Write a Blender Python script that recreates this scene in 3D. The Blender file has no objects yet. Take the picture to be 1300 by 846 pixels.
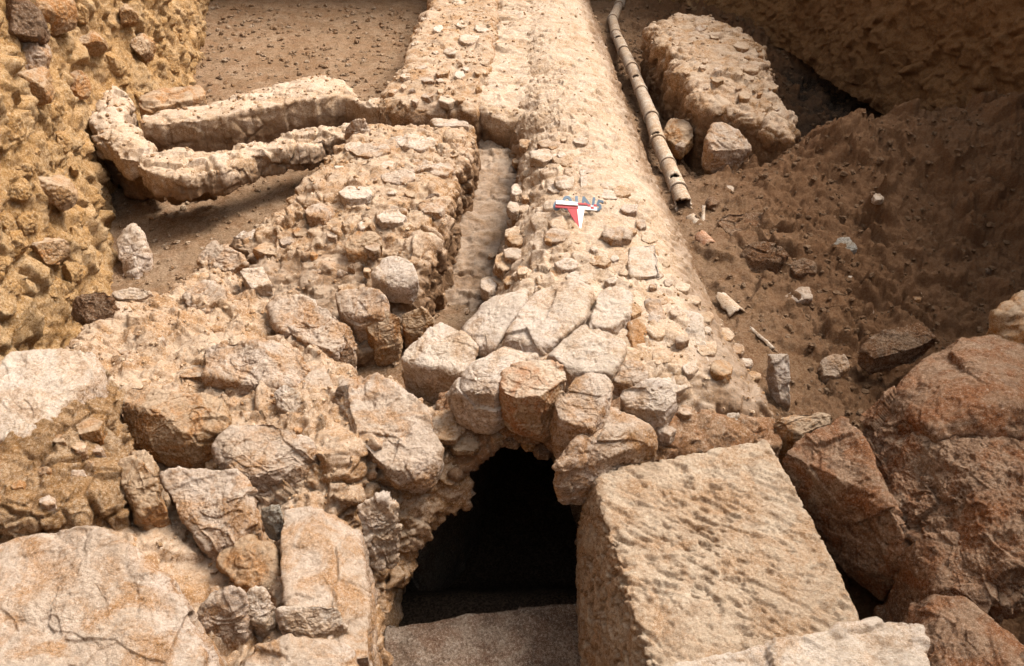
import bpy, bmesh, math, random
import numpy as np
from mathutils import Vector, Matrix
R = math.radians
C = bpy.context.scene.collection
SC = bpy.context.scene

# ------------------------------------------------------------------ camera
H, PITCH, F = 2.5, R(36), 1000.0
cam = bpy.data.cameras.new('camera'); co = bpy.data.objects.new('camera', cam); C.objects.link(co)
cam.sensor_width = 36; cam.lens = 36*F/1300; cam.clip_start = 0.05; cam.clip_end = 500
co.location = (0, 0, H); co.rotation_euler = (R(90)-PITCH, 0, 0)
SC.camera = co
# ------------------------------------------------------------------ light
SUN_EL, SUN_AZ = 55, 60            # azimuth clockwise from +Y (beyond the trench) towards +X
w = bpy.data.worlds.new('World'); SC.world = w; w.use_nodes = True
nt = w.node_tree; bg = nt.nodes['Background']
sky = nt.nodes.new('ShaderNodeTexSky'); sky.sky_type = 'NISHITA'; sky.sun_disc = False
sky.sun_elevation = R(SUN_EL); sky.sun_rotation = R(SUN_AZ); sky.dust_density = 4; sky.air_density = 1.0; sky.ozone_density = 0.5
hs = nt.nodes.new('ShaderNodeHueSaturation'); hs.inputs['Saturation'].default_value = 0.22
nt.links.new(sky.outputs[0], hs.inputs['Color']); nt.links.new(hs.outputs[0], bg.inputs['Color'])
bg.inputs['Strength'].default_value = 0.08
sl = bpy.data.lights.new('sun', 'SUN'); so = bpy.data.objects.new('sun', sl); C.objects.link(so)
sl.energy = 1.5; sl.angle = R(24); sl.color = (1, 0.92, 0.83)
sd_ = Vector((math.sin(R(SUN_AZ))*math.cos(R(SUN_EL)), math.cos(R(SUN_AZ))*math.cos(R(SUN_EL)), math.sin(R(SUN_EL))))
so.rotation_euler = sd_.to_track_quat('Z', 'Y').to_euler(); so.location = (5, 5, 8)
SC.view_settings.view_transform = 'Standard'; SC.view_settings.look = 'None'
SC.view_settings.gamma = 1; SC.view_settings.use_curve_mapping = False
SC.view_settings.exposure = 2.05
SC.render.engine = 'CYCLES'
SC.cycles.max_bounces = 6; SC.cycles.diffuse_bounces = 4

# ------------------------------------------------------------------ helpers: pixel of the photo + height -> place in the trench
cp, sp = math.cos(PITCH), math.sin(PITCH)
def P(px, py, z):
    dx, dy, dz = (px-650), cp*F + sp*(423-py), -sp*F + cp*(423-py)
    t = (z-H)/dz
    return (dx*t, dy*t, z)

# ------------------------------------------------------------------ noise
rng = np.random.default_rng(7)
_T = rng.random(64**3).astype(np.float32)*2-1
_J = rng.random((32**3, 3)).astype(np.float32)
_I = rng.random(32**3).astype(np.float32)
def vnoise(p):
    i = np.floor(p).astype(np.int32); f = (p-i).astype(np.float32)
    f = f*f*(3-2*f); i0 = i & 63; i1 = (i+1) & 63
    ax = i0[:, 0]*4096; bx = i1[:, 0]*4096; ay = i0[:, 1]*64; by = i1[:, 1]*64; az = i0[:, 2]; bz = i1[:, 2]
    fx, fy, fz = f[:, 0], f[:, 1], f[:, 2]
    c00 = _T[ax+ay+az]*(1-fx)+_T[bx+ay+az]*fx; c10 = _T[ax+by+az]*(1-fx)+_T[bx+by+az]*fx
    c01 = _T[ax+ay+bz]*(1-fx)+_T[bx+ay+bz]*fx; c11 = _T[ax+by+bz]*(1-fx)+_T[bx+by+bz]*fx
    c0 = c00*(1-fy)+c10*fy; c1 = c01*(1-fy)+c11*fy
    return c0*(1-fz)+c1*fz
_M = np.array([[.8, .6, 0], [-.48, .64, .6], [.36, -.48, .8]], np.float32)
def fbm(p, freq, octs=4, gain=.5, ridged=False, seed=0):
    q = (p*freq + seed*13.37).astype(np.float32); a = 1.0; s = 0; n = 0
    for k in range(octs):
        v = vnoise(q)
        if ridged: v = 1-2*np.abs(v)
        s = s+a*v; n += a; a *= gain; q = q@_M.T*2.03+5.1
    return s/n
def worley(p, freq, seed=0, facet=False):
    q = p*freq+seed*7.1; i = np.floor(q).astype(np.int32); f = (q-i).astype(np.float32)
    F1 = np.full(len(q), 9., np.float32); F2 = F1.copy(); cid = np.zeros(len(q), np.float32); tl = np.zeros(len(q), np.float32)
    for x in (-1, 0, 1):
        for y in (-1, 0, 1):
            for z in (-1, 0, 1):
                idx = ((i[:, 0]+x) & 31)*1024+((i[:, 1]+y) & 31)*32+((i[:, 2]+z) & 31)
                dv = _J[idx]*.85+np.array([x, y, z], np.float32)-f
                d = np.sqrt((dv*dv).sum(1)); m = d < F1
                if facet: tl = np.where(m, (dv*(_J[(idx*7+3) & 32767]*2-1)).sum(1), tl)
                F2 = np.where(m, F1, np.minimum(F2, d)); cid = np.where(m, _I[idx], cid); F1 = np.where(m, d, F1)
    return (F1, F2, cid, tl) if facet else (F1, F2, cid)
def sstep(a, b, x):
    t = np.clip((x-a)/(b-a), 0, 1); return t*t*(3-2*t)

def crag(V, size, seed=0):
    """broken-stone relief, about -1..1: tilted fracture facets of two sizes and thin terraces"""
    wv_ = V+.12*size*np.stack([fbm(V, 2.2/size, 2, seed=seed+k) for k in range(3)], 1)
    _, _, c1, t1 = worley(wv_, 2.6/size, seed+1, True)
    _, _, c2, t2 = worley(wv_*np.array([1, 1, 1.6], np.float32), 7/size, seed+2, True)
    n = fbm(wv_, 2.5/size, 4, .55, seed=seed+3); te = n*4; fl = np.floor(te); te = .5*n+.5*(fl+sstep(.25, .75, te-fl))/4
    return .55*(c1-.5)+.55*t1+.17*((c2-.5)+t2)+.6*te
# ------------------------------------------------------------------ mesh helpers
def tag(o, label=None, cat=None, group=None, kind=None):
    if label: o['label'] = label
    if cat: o['category'] = cat
    if group: o['group'] = group
    if kind: o['kind'] = kind
    return o
def empty(name, loc, label, cat, group=None):
    o = bpy.data.objects.new(name, None); C.objects.link(o); o.location = loc; o.empty_display_size = .1
    return tag(o, label, cat, group)
def mk(name, V, Fc, mat, parent=None, attrs=None, smooth=True, origin=None):
    V = np.asarray(V, np.float32); Fc = np.asarray(Fc, np.int32)
    if origin is None: origin = V.mean(0)
    origin = np.asarray(origin, np.float32)
    me = bpy.data.meshes.new(name)
    me.vertices.add(len(V)); me.vertices.foreach_set('co', (V-origin).ravel())
    k = Fc.shape[1]; n = len(Fc)
    me.loops.add(n*k); me.loops.foreach_set('vertex_index', Fc.ravel())
    me.polygons.add(n); me.polygons.foreach_set('loop_start', np.arange(0, n*k, k, dtype=np.int32))
    try: me.polygons.foreach_set('loop_total', np.full(n, k, np.int32))
    except Exception: pass
    me.polygons.foreach_set('use_smooth', np.full(n, smooth))
    if attrs:
        for a, v in attrs.items():
            at = me.attributes.new(a, 'FLOAT', 'POINT'); at.data.foreach_set('value', np.asarray(v, np.float32))
    me.update(calc_edges=True)
    me.materials.append(mat)
    o = bpy.data.objects.new(name, me); C.objects.link(o); o.location = origin.tolist()
    if parent is not None:
        o.parent = parent; o.location = (Vector(origin.tolist())-Vector(parent.location))
    return o
def normals(V, Fc):
    V = V.astype(np.float32); a = V[Fc[:, 0]]; b = V[Fc[:, 1]]; c = V[Fc[:, 2]]
    if Fc.shape[1] == 4: n = np.cross(c-a, V[Fc[:, 3]]-b)
    else: n = np.cross(b-a, c-a)
    N = np.zeros_like(V)
    for j in range(3):
        s = 0
        for k in range(Fc.shape[1]): s = s+np.bincount(Fc[:, k], n[:, j], minlength=len(V))
        N[:, j] = s
    return N/(np.linalg.norm(N, axis=1, keepdims=True)+1e-9)
def smoothv(V, Fc, it=2, lam=.5):
    E = np.concatenate([Fc[:, [k, (k+1) % Fc.shape[1]]] for k in range(Fc.shape[1])])
    E = np.concatenate([E, E[:, ::-1]]); cnt = np.bincount(E[:, 0], minlength=len(V)).astype(np.float32)
    for _ in range(it):
        A = np.stack([np.bincount(E[:, 0], V[E[:, 1], j], minlength=len(V)) for j in range(3)], 1)/np.maximum(cnt, 1)[:, None]
        V = V+lam*(A-V)
    return V.astype(np.float32)
_ico = {}
def ico(level):
    if level not in _ico:
        b = bmesh.new(); bmesh.ops.create_icosphere(b, subdivisions=level, radius=1)
        V = np.array([v.co for v in b.verts], np.float32); Fc = np.array([[v.index for v in f.verts] for f in b.faces], np.int32)
        b.free(); _ico[level] = (V, Fc)
    return _ico[level]

# ------------------------------------------------------------------ materials
def lerpc(a, b, t): return tuple(a[i]*(1-t)+b[i]*t for i in range(3))
def satc(c, k):
    l = .3*c[0]+.6*c[1]+.1*c[2]; return tuple(min(.9, max(.004, l+(v-l)*k)) for v in c)
def mat_rock(name, pale, mid, dark, stain, stain_amt=.5, grain=1.0, bump=.85, rubble=None, dust=None, dust_amt=0, seed=0, gradient=None, rough=.95, shade_tint=False):
    pale = satc(pale, .95); mid = satc(mid, 1.06); dark = tuple(v*.8 for v in satc(dark, 1.2)); stain = satc(stain, 1.16)
    if rubble: rubble = satc(rubble, 1.3)
    if dust: dust = satc(dust, 1.1)
    m = bpy.data.materials.new(name); m.use_nodes = True; t = m.node_tree; N = t.nodes; L = t.links
    b = N['Principled BSDF']; b.inputs['Roughness'].default_value = rough; b.inputs['Specular IOR Level'].default_value = .15
    tc = N.new('ShaderNodeTexCoord'); oi = N.new('ShaderNodeObjectInfo')
    ad = N.new('ShaderNodeVectorMath'); ad.operation = 'ADD'; ml = N.new('ShaderNodeMath'); ml.operation = 'MULTIPLY'; ml.inputs[1].default_value = 37.7
    L.new(oi.outputs['Random'], ml.inputs[0]); cx = N.new('ShaderNodeCombineXYZ')
    for k in range(3): L.new(ml.outputs[0], cx.inputs[k])
    L.new(tc.outputs['Object'], ad.inputs[0]); L.new(cx.outputs[0], ad.inputs[1])
    vec = ad.outputs[0]
    def noise(sc, det=6, ro=.6, dis=0):
        n = N.new('ShaderNodeTexNoise'); n.inputs['Scale'].default_value = sc; n.inputs['Detail'].default_value = det
        n.inputs['Roughness'].default_value = ro; n.inputs['Distortion'].default_value = dis; L.new(vec, n.inputs['Vector']); return n.outputs['Fac']
    def ramp(src, a, c, inv=False):
        r = N.new('ShaderNodeMapRange'); r.inputs[1].default_value = a; r.inputs[2].default_value = c
        if inv: r.inputs[3].default_value = 1; r.inputs[4].default_value = 0
        L.new(src, r.inputs[0]); return r.outputs[0]
    def mulf(a, k):
        r = N.new('ShaderNodeMath'); r.operation = 'MULTIPLY'; L.new(a, r.inputs[0])
        if isinstance(k, (int, float)): r.inputs[1].default_value = k
        else: L.new(k, r.inputs[1])
        return r.outputs[0]
    def mix(fac, a, c, mode='MIX'):
        r = N.new('ShaderNodeMix'); r.data_type = 'RGBA'; r.blend_type = mode
        if isinstance(fac, (int, float)): r.inputs[0].default_value = fac
        else: L.new(fac, r.inputs[0])
        for s, v in ((6, a), (7, c)):
            if isinstance(v, tuple): r.inputs[s].default_value = (*v, 1)
            else: L.new(v, r.inputs[s])
        return r.outputs[2]
    n1 = noise(2.6, 7, .62, .6); n2 = noise(11, 7, .65, .4); n3 = noise(70*grain, 5, .7); n4 = noise(260*grain, 3, .6)
    col = mix(ramp(n1, .40, .60), mid, pale)
    col = mix(mulf(ramp(n2, .50, .64), .8), col, lerpc(mid, dark, .7))
    n5 = noise(5.1, 8, .66, 1.0)
    col = mix(mulf(ramp(n5, .46, .58), stain_amt), col, stain)
    if rubble:
        at = N.new('ShaderNodeAttribute'); at.attribute_name = 'cell'
        av = N.new('ShaderNodeAttribute'); av.attribute_name = 'stone'
        sc_ = mix(ramp(at.outputs['Fac'], 0, 1), lerpc(mid, dark, .35), pale)
        col = mix(mulf(mulf(av.outputs['Fac'], ramp(n2, .3, .75)), .75), mix(.55, col, rubble), mix(.25, sc_, col))
    # coarse and fine grain: crystals, sand, pits with soil in them
    col = mix(mulf(ramp(n3, .52, .66), .8), col, dark)
    col = mix(mulf(ramp(n3, .47, .34), .6), col, lerpc(pale, (.8, .76, .7), .35))
    col = mix(mulf(ramp(n4, .53, .68), .65), col, lerpc(dark, stain, .4))
    col = mix(mulf(ramp(n4, .46, .32), .5), col, lerpc(pale, (.85, .82, .76), .5))
    if rubble:
        at = N.new('ShaderNodeAttribute'); at.attribute_name = 'dirt'; dm = N.new('ShaderNodeMath'); dm.operation = 'ADD'; L.new(at.outputs['Fac'], dm.inputs[0]); L.new(n2, dm.inputs[1])
        col = mix(mulf(ramp(dm.outputs[0], .68, 1.15), .85), col, mix(ramp(n3, .4, .6), (.17, .10, .055), (.31, .20, .12)))
    if dust:
        g = N.new('ShaderNodeNewGeometry'); sx = N.new('ShaderNodeSeparateXYZ'); L.new(g.outputs['Normal'], sx.inputs[0])
        d = ramp(sx.outputs['Z'], .35, .9); d = mulf(mulf(d, ramp(n5, .70, .42)), dust_amt)
        col = mix(d, col, dust)
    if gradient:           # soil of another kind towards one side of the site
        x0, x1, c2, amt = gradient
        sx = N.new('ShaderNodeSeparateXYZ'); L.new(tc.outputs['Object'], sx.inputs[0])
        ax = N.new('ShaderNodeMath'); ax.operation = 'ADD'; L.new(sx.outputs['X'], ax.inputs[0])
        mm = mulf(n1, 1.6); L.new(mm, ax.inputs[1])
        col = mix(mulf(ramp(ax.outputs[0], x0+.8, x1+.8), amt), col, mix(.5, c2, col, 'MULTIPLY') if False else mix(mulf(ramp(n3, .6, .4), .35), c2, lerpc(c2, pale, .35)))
    if shade_tint:
        at = N.new('ShaderNodeAttribute'); at.attribute_name = 'shade_tint'; col = mix(at.outputs['Fac'], col, mix(ramp(n3, .4, .6), (.06, .042, .028), (.17, .125, .09)))  # paints the drain's inner shade into the soil colour
    gm = N.new('ShaderNodeGamma'); gm.inputs[1].default_value = 1.28; L.new(col, gm.inputs[0]); L.new(gm.outputs[0], b.inputs['Base Color'])
    b1 = N.new('ShaderNodeBump'); b1.inputs['Strength'].default_value = bump; b1.inputs['Distance'].default_value = .03
    b2 = N.new('ShaderNodeBump'); b2.inputs['Strength'].default_value = bump; b2.inputs['Distance'].default_value = .009
    nb = noise(38*grain, 9, .68, .3); L.new(nb, b1.inputs['Height']); L.new(n4, b2.inputs['Height'])
    L.new(b1.outputs[0], b2.inputs['Normal']); L.new(b2.outputs[0], b.inputs['Normal'])
    return m
def flat(name, c, rough=.5):
    m = bpy.data.materials.new(name); m.use_nodes = True; t = m.node_tree; b = t.nodes['Principled BSDF']
    n = t.nodes.new('ShaderNodeTexNoise'); n.inputs['Scale'].default_value = 60; n.inputs['Detail'].default_value = 4
    x = t.nodes.new('ShaderNodeMix'); x.data_type = 'RGBA'; x.inputs[6].default_value = (*c, 1); x.inputs[7].default_value = (*lerpc(c, (.3, .24, .18), .12), 1)
    r = t.nodes.new('ShaderNodeMapRange'); r.inputs[1].default_value = .5; r.inputs[2].default_value = .75
    t.links.new(n.outputs['Fac'], r.inputs[0]); t.links.new(r.outputs[0], x.inputs[0]); t.links.new(x.outputs[2], b.inputs['Base Color'])
    b.inputs['Roughness'].default_value = rough; return m
M = {}
M['lime'] = mat_rock('limestone', (.60, .485, .40), (.45, .325, .225), (.20, .115, .055), (.42, .235, .10), .65, dust=(.60, .52, .44), dust_amt=.6)
M['limepale'] = mat_rock('pale limestone', (.68, .575, .495), (.56, .445, .34), (.30, .19, .11), (.46, .29, .15), .35, dust=(.66, .59, .51), dust_amt=.6)
M['ochre'] = mat_rock('ochre stained stone', (.53, .39, .26), (.42, .27, .14), (.20, .11, .05), (.44, .22, .08), .7, dust=(.58, .48, .38), dust_amt=.6)
M['ochrepale'] = mat_rock('pale stone with red brown soil', (.60, .47, .35), (.50, .34, .20), (.24, .12, .055), (.42, .19, .08), .7, dust=(.64, .54, .44), dust_amt=.95)
M['red'] = mat_rock('reddish stone', (.41, .285, .19), (.28, .155, .085), (.11, .05, .026), (.29, .12, .045), .65, dust=(.46, .35, .26), dust_amt=.35)
M['brownstone'] = mat_rock('brown stone', (.33, .23, .15), (.22, .14, .085), (.09, .05, .028), (.24, .125, .06), .6)
M['rubble'] = mat_rock('mortared rubble', (.60, .485, .395), (.44, .315, .21), (.19, .11, .055), (.38, .22, .10), .6, rubble=(.34, .205, .10), bump=.7, dust=(.60, .52, .43), dust_amt=.5)
M['mortar'] = mat_rock('lime mortar', (.64, .54, .46), (.50, .395, .305), (.28, .185, .11), (.42, .28, .16), .35, rubble=(.38, .27, .17), bump=.6, dust=(.62, .55, .47), dust_amt=.4)
M['bedding'] = mat_rock('arch bedding mortar', (.56, .45, .34), (.44, .31, .20), (.22, .125, .07), (.36, .17, .08), .7, rubble=(.30, .17, .09), bump=.9)
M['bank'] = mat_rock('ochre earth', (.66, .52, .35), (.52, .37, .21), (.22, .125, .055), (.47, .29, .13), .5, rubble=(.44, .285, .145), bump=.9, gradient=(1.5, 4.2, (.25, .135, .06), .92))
M['soil'] = mat_rock('trench soil', (.42, .30, .20), (.31, .205, .125), (.15, .09, .05), (.28, .165, .09), .5, bump=.9, gradient=(.9, 2.3, (.215, .118, .06), .85), dust=(.33, .25, .17), dust_amt=.25, shade_tint=True)
M['clump'] = mat_rock('crumbly ochre earth', (.56, .45, .33), (.43, .30, .18), (.20, .115, .055), (.42, .25, .11), .6, rubble=(.36, .23, .125), bump=1)
M['shade_tint'] = mat_rock('masonry with painted shade', (.20, .16, .12), (.14, .105, .075), (.06, .042, .028), (.14, .09, .05), .5)  # dark colour that paints the shade inside the drain
M['darksoil'] = mat_rock('moist brown earth', (.19, .12, .07), (.13, .078, .04), (.06, .033, .016), (.15, .075, .03), .6, bump=.9)
M['ashlar'] = mat_rock('tooled ashlar', (.56, .455, .345), (.45, .335, .235), (.24, .15, .09), (.40, .25, .14), .55, bump=.8, dust=(.58, .49, .39), dust_amt=.4)
M['clay'] = mat_rock('fired clay', (.52, .45, .37), (.45, .365, .28), (.28, .19, .125), (.38, .26, .16), .5, bump=.25)
M['terracotta'] = mat_rock('terracotta', (.42, .28, .19), (.34, .21, .13), (.25, .13, .07), (.36, .16, .08), .5, bump=.25)
M['greystone'] = mat_rock('grey stone', (.46, .44, .40), (.36, .33, .28), (.2, .16, .11), (.34, .26, .18), .4)
M['sill'] = mat_rock('moist grey brown stone', (.30, .235, .18), (.21, .155, .115), (.10, .065, .045), (.16, .09, .055), .5, bump=.6)
M['soilchips'] = mat_rock('soil clods and chips', (.40, .31, .22), (.24, .16, .095), (.12, .07, .04), (.24, .14, .07), .6, bump=.3, gradient=(.9, 2.3, (.15, .09, .05), .8))
M['gravel'] = mat_rock('gravel chips', (.52, .42, .31), (.38, .27, .17), (.20, .12, .06), (.38, .22, .11), .5, bump=.3)

# ------------------------------------------------------------------ builders
def rock(name, label, top, low=(), drop=.2, mat='lime', level=6, p=30, cuts=12, rough=1.0, seed=1, parent=None, group=None, cat='stone', chisel=False, cutdepth=(.84, .97), low_amp=.05, part_label=None):
    r = np.random.default_rng(seed*101+len(top))
    T = np.array([P(*q) for q in top]); c0 = T.mean(0)
    D = T.copy(); D[:, 2] -= drop; D[:, :2] = c0[:2]+(D[:, :2]-c0[:2])*.94
    A = [T, D]
    if len(low): A.append(np.array([P(*q) for q in low]))
    A = np.concatenate(A)
    b = bmesh.new()
    for q in A: b.verts.new(q)
    bmesh.ops.convex_hull(b, input=b.verts)
    for f in b.faces: f.normal_update()
    used = [f for f in b.faces]
    hv = np.array([v.co for v in b.verts if v.link_faces]); c = (hv.max(0)+hv.min(0))/2; c = .5*c+.5*hv.mean(0)
    Nn = []; Dd = []
    for f in used:
        n = np.array(f.normal); 
        if f.calc_area() < 1e-7: continue
        d = float(n@(np.array(f.verts[0].co)-c))
        if d < 0: n, d = -n, -d
        if d < 1e-4: continue
        if any(n@m_ > .995 for m_ in Nn): continue
        Nn.append(n); Dd.append(d)
    b.free()
    size = float(np.linalg.norm(hv.max(0)-hv.min(0)))
    for k in range(cuts):
        n = r.normal(size=3); n /= np.linalg.norm(n); s = float(((hv-c)@n).max()); Nn.append(n); Dd.append(s*r.uniform(*cutdepth))
    p = 8+p*1.25 if p < 40 else p
    Nn = np.array(Nn, np.float32); Dd = np.array(Dd, np.float32)
    S, Fc = ico(level); ext = (hv.max(0)-hv.min(0))/2; dirs = S*ext.astype(np.float32); dirs /= np.linalg.norm(dirs, axis=1, keepdims=True)
    q = np.maximum(dirs@Nn.T/Dd, 1e-6); qm = q.max(1); rr = 1/(qm*((q/qm[:, None])**p).sum(1)**(1/p))
    V = (dirs*rr[:, None]).astype(np.float32)
    N_ = normals(V, Fc); off = seed*3.7
    s = min(size, .9)
    d = .75*low_amp*s*fbm(V+off, 2.6/s, 3, .5) + .010*s*rough*fbm(V+off+9, 7/s, 4, .6, ridged=True)
    d += .040*s*rough*crag(V+off, s, seed)
    d += .0065*rough*fbm(V+off, 34, 4, .7)+.0025*rough*fbm(V+off, 120, 2, .7)
    if s > .2:
        F1, F2, cid = worley(V+off, 22); d -= .006*rough*sstep(.32, .08, F1)*(cid > .5)
        F1, F2, cid = worley(V+off+.15*fbm(V, 6, 2)[:, None], 5.5/s); d += .022*s*rough*(cid-.5)*sstep(.0, .12, F2-F1)
    if chisel:
        d = .5*low_amp*s*fbm(V+off, 2.6/s, 3, .5)+.006*fbm(V+off, 34, 4, .7)+.004*fbm(V+off, 110, 3, .7)
        wv = V+off
        up = sstep(.6, .9, N_[:, 2]); sd2 = 1-up*.35
        a = R(28); ux = wv[:, 0]*math.cos(a)-wv[:, 1]*math.sin(a); uy = wv[:, 0]*math.sin(a)+wv[:, 1]*math.cos(a)
        q1 = np.stack([ux*17, uy*50, wv[:, 2]*26], 1)
        n1 = fbm(q1, 1, 3, .5); n2 = fbm(q1+50, .55, 2, .5)
        d = d - .031*sstep(.0, .40, n1)*sd2*(.55+.45*sstep(-.3, .25, fbm(wv, 3, 2))) + .008*n2 - .014*sstep(.15, .5, fbm(wv, 16, 3)) + .004*fbm(wv, 60, 3, .7)
    V = V+N_*d[:, None]
    V = V+c.astype(np.float32)
    o = mk(name, V, Fc, M[mat], parent, origin=(c[0], c[1], c[2]))
    if parent is None: tag(o, label, cat, group)
    elif part_label: o['label'] = part_label
    return o

def poly_sd(X, Y, poly):
    d = np.full(X.shape, 1e9, np.float32); ins = np.zeros(X.shape, bool)
    n = len(poly)
    for k in range(n):
        x0, y0 = poly[k]; x1, y1 = poly[(k+1) % n]
        ex, ey = x1-x0, y1-y0; L2 = ex*ex+ey*ey+1e-12
        t = np.clip(((X-x0)*ex+(Y-y0)*ey)/L2, 0, 1)
        d = np.minimum(d, np.hypot(X-x0-t*ex, Y-y0-t*ey))
        cnd = ((y0 > Y) != (y1 > Y)) & (X < ex*(Y-y0)/(ey if abs(ey) > 1e-12 else 1e-12)+x0)
        ins ^= cnd
    return np.where(ins, d, -d)
def interp(ctrl, X, Y, base=None):
    A = np.array(ctrl, float); n = len(A)
    D = np.hypot(A[:, None, 0]-A[None, :, 0], A[:, None, 1]-A[None, :, 1])
    K = np.zeros((n+1, n+1)); K[:n, :n] = D+np.eye(n)*0; K[:n, n] = 1; K[n, :n] = 1
    wgt = np.linalg.solve(K+np.eye(n+1)*1e-9, np.append(A[:, 2], 0))
    out = np.full(X.shape, wgt[n], np.float64)
    for k in range(n): out += wgt[k]*np.hypot(X-A[k, 0], Y-A[k, 1])
    return out
def remesh(V, Fc, vox):
    me = bpy.data.meshes.new('tmp'); me.from_pydata(V.tolist(), [], Fc.tolist()); o = bpy.data.objects.new('tmp', me); C.objects.link(o)
    md = o.modifiers.new('r', 'REMESH'); md.mode = 'VOXEL'; md.voxel_size = vox
    dg = bpy.context.evaluated_depsgraph_get(); e = o.evaluated_get(dg); m2 = e.to_mesh()
    n = len(m2.vertices); A = np.empty(n*3, np.float32); m2.vertices.foreach_get('co', A)
    k = len(m2.polygons); L = np.empty(len(m2.loops), np.int32); m2.loops.foreach_get('vertex_index', L)
    e.to_mesh_clear(); bpy.data.objects.remove(o); bpy.data.meshes.remove(me)
    assert len(L) == k*4
    return A.reshape(-1, 3), L.reshape(-1, 4)
def mass(name, outline, ctrl, zbot, mat, label=None, cat=None, parent=None, vox=.014, cell=7, camp=.03, rough=1., ragged=.05, seed=1, group=None, void=None):
    """a mortared mass: outline and heights of its top, steep broken sides"""
    pl = [P(*q)[:2] for q in outline]; ct = [P(*q) for q in ctrl]
    A = np.array(pl); s = vox*1.2; x0, y0 = A.min(0)-.15; x1, y1 = A.max(0)+.15
    xs = np.arange(x0, x1, s); ys = np.arange(y0, y1, s); X, Y = np.meshgrid(xs, ys)
    Q = np.stack([X.ravel(), Y.ravel(), np.zeros(X.size)], 1)
    nz = fbm(Q, 5, 4, .55, seed=seed).reshape(X.shape)
    sdv = poly_sd(X, Y, pl)+ragged*1.6*nz
    Z = interp(ct, X, Y) if len(ct) > 1 else np.full(X.shape, ct[0][2])
    Z = np.maximum(Z, zbot+.05)
    Z = Z-(.02 if name == 'gutter_wall' else .05)*sstep(.10, 0, sdv)
    msk = sdv > 0
    ny, nx = X.shape; cellm = msk[:-1, :-1] & msk[1:, :-1] & msk[:-1, 1:] & msk[1:, 1:]
    idt = np.arange(ny*nx).reshape(ny, nx); idb = idt+ny*nx
    ZB = np.full(X.shape, zbot)
    if void: vp, th = void; m_ = poly_sd(X, Y, vp) > 0; ZB = np.where(m_, np.maximum(zbot, Z-th-.05*nz), ZB)
    V = np.concatenate([np.stack([X.ravel(), Y.ravel(), Z.ravel()], 1), np.stack([X.ravel(), Y.ravel(), ZB.ravel()], 1)])
    a, b_, c_, d_ = idt[:-1, :-1][cellm], idt[:-1, 1:][cellm], idt[1:, 1:][cellm], idt[1:, :-1][cellm]
    Fs = [np.stack([a, b_, c_, d_], 1), np.stack([a, d_, c_, b_], 1)+ny*nx]
    pad = np.pad(cellm, 1)
    for (dy, dx, e0, e1) in ((0, -1, (1, 0), (0, 0)), (0, 1, (0, 1), (1, 1)), (-1, 0, (0, 0), (0, 1)), (1, 0, (1, 1), (1, 0))):
        nb = pad[1+dy:1+dy+ny-1, 1+dx:1+dx+nx-1]; m = cellm & ~nb; jj, ii = np.nonzero(m)
        p0 = idt[jj+e0[0], ii+e0[1]]; p1 = idt[jj+e1[0], ii+e1[1]]
        Fs.append(np.stack([p1, p0, p0+ny*nx, p1+ny*nx], 1))
    Fc = np.concatenate(Fs); u, inv = np.unique(Fc, return_inverse=True)
    V, Fc = remesh(V[u], inv.reshape(Fc.shape), vox)
    V = smoothv(V, Fc, 3)
    o = finish(name, V, Fc, mat, label, cat, parent, cell, camp, rough, seed, group)
    TOP[o.name] = ct; return o
TOP = {}
def stud(o, region, n, smin, smax, mats, seed, name='embedded_stone', lift=.012, avoid=()):
    """stones of many sizes set into the top of a masonry mass, as parts of it"""
    r_ = random.Random(seed); A_ = np.array(region, float); done = []; ct = TOP[o.name]; tries = 0
    while len(done) < n and tries < 4000:
        tries += 1
        x = r_.uniform(A_[:, 0].min(), A_[:, 0].max()); y = r_.uniform(A_[:, 1].min(), A_[:, 1].max()); s_2 = smin+(smax-smin)*r_.random()**1.8
        if float(poly_sd(np.array([x]), np.array([y]), region)[0]) < s_2*.5: continue
        if any(math.hypot(x-a_, (y-b_)*1.5) < (s_2+c_)*.95 for a_, b_, c_ in done): continue
        if any(math.hypot(x-a_, (y-b_)*1.4) < c_+s_2*.6 for a_, b_, c_ in avoid): continue
        done.append((x, y, s_2))
        q = P(x, y, ct[0][2])
        for _ in range(4):
            z = float(interp(ct, np.array([q[0]]), np.array([q[1]]))[0]); q = P(x, y, z)
        z += lift; m = r_.choice([5, 5, 6, 7]); a0 = r_.random()*6; el = r_.uniform(.5, .85); rt = r_.uniform(-.5, .5)
        tx_, ty_ = r_.uniform(-.02, .02), r_.uniform(-.02, .02); pts = []
        for i in range(m):
            a_ = a0+i*6.283/m+r_.uniform(-.25, .25); ra = r_.uniform(.8, 1.1); u, v = s_2*ra*math.cos(a_), s_2*ra*el*math.sin(a_)
            pts.append((x+u*math.cos(rt)-v*math.sin(rt), y+(u*math.sin(rt)+v*math.cos(rt))*.75, z+tx_*math.cos(a_)+ty_*math.sin(a_)))
        rock(name, None, pts, (), .03+.10*s_2/30, r_.choice(mats), 6 if s_2 > 16 else 5, p=34, cuts=7, seed=seed*50+len(done), parent=o, rough=.8)
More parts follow.
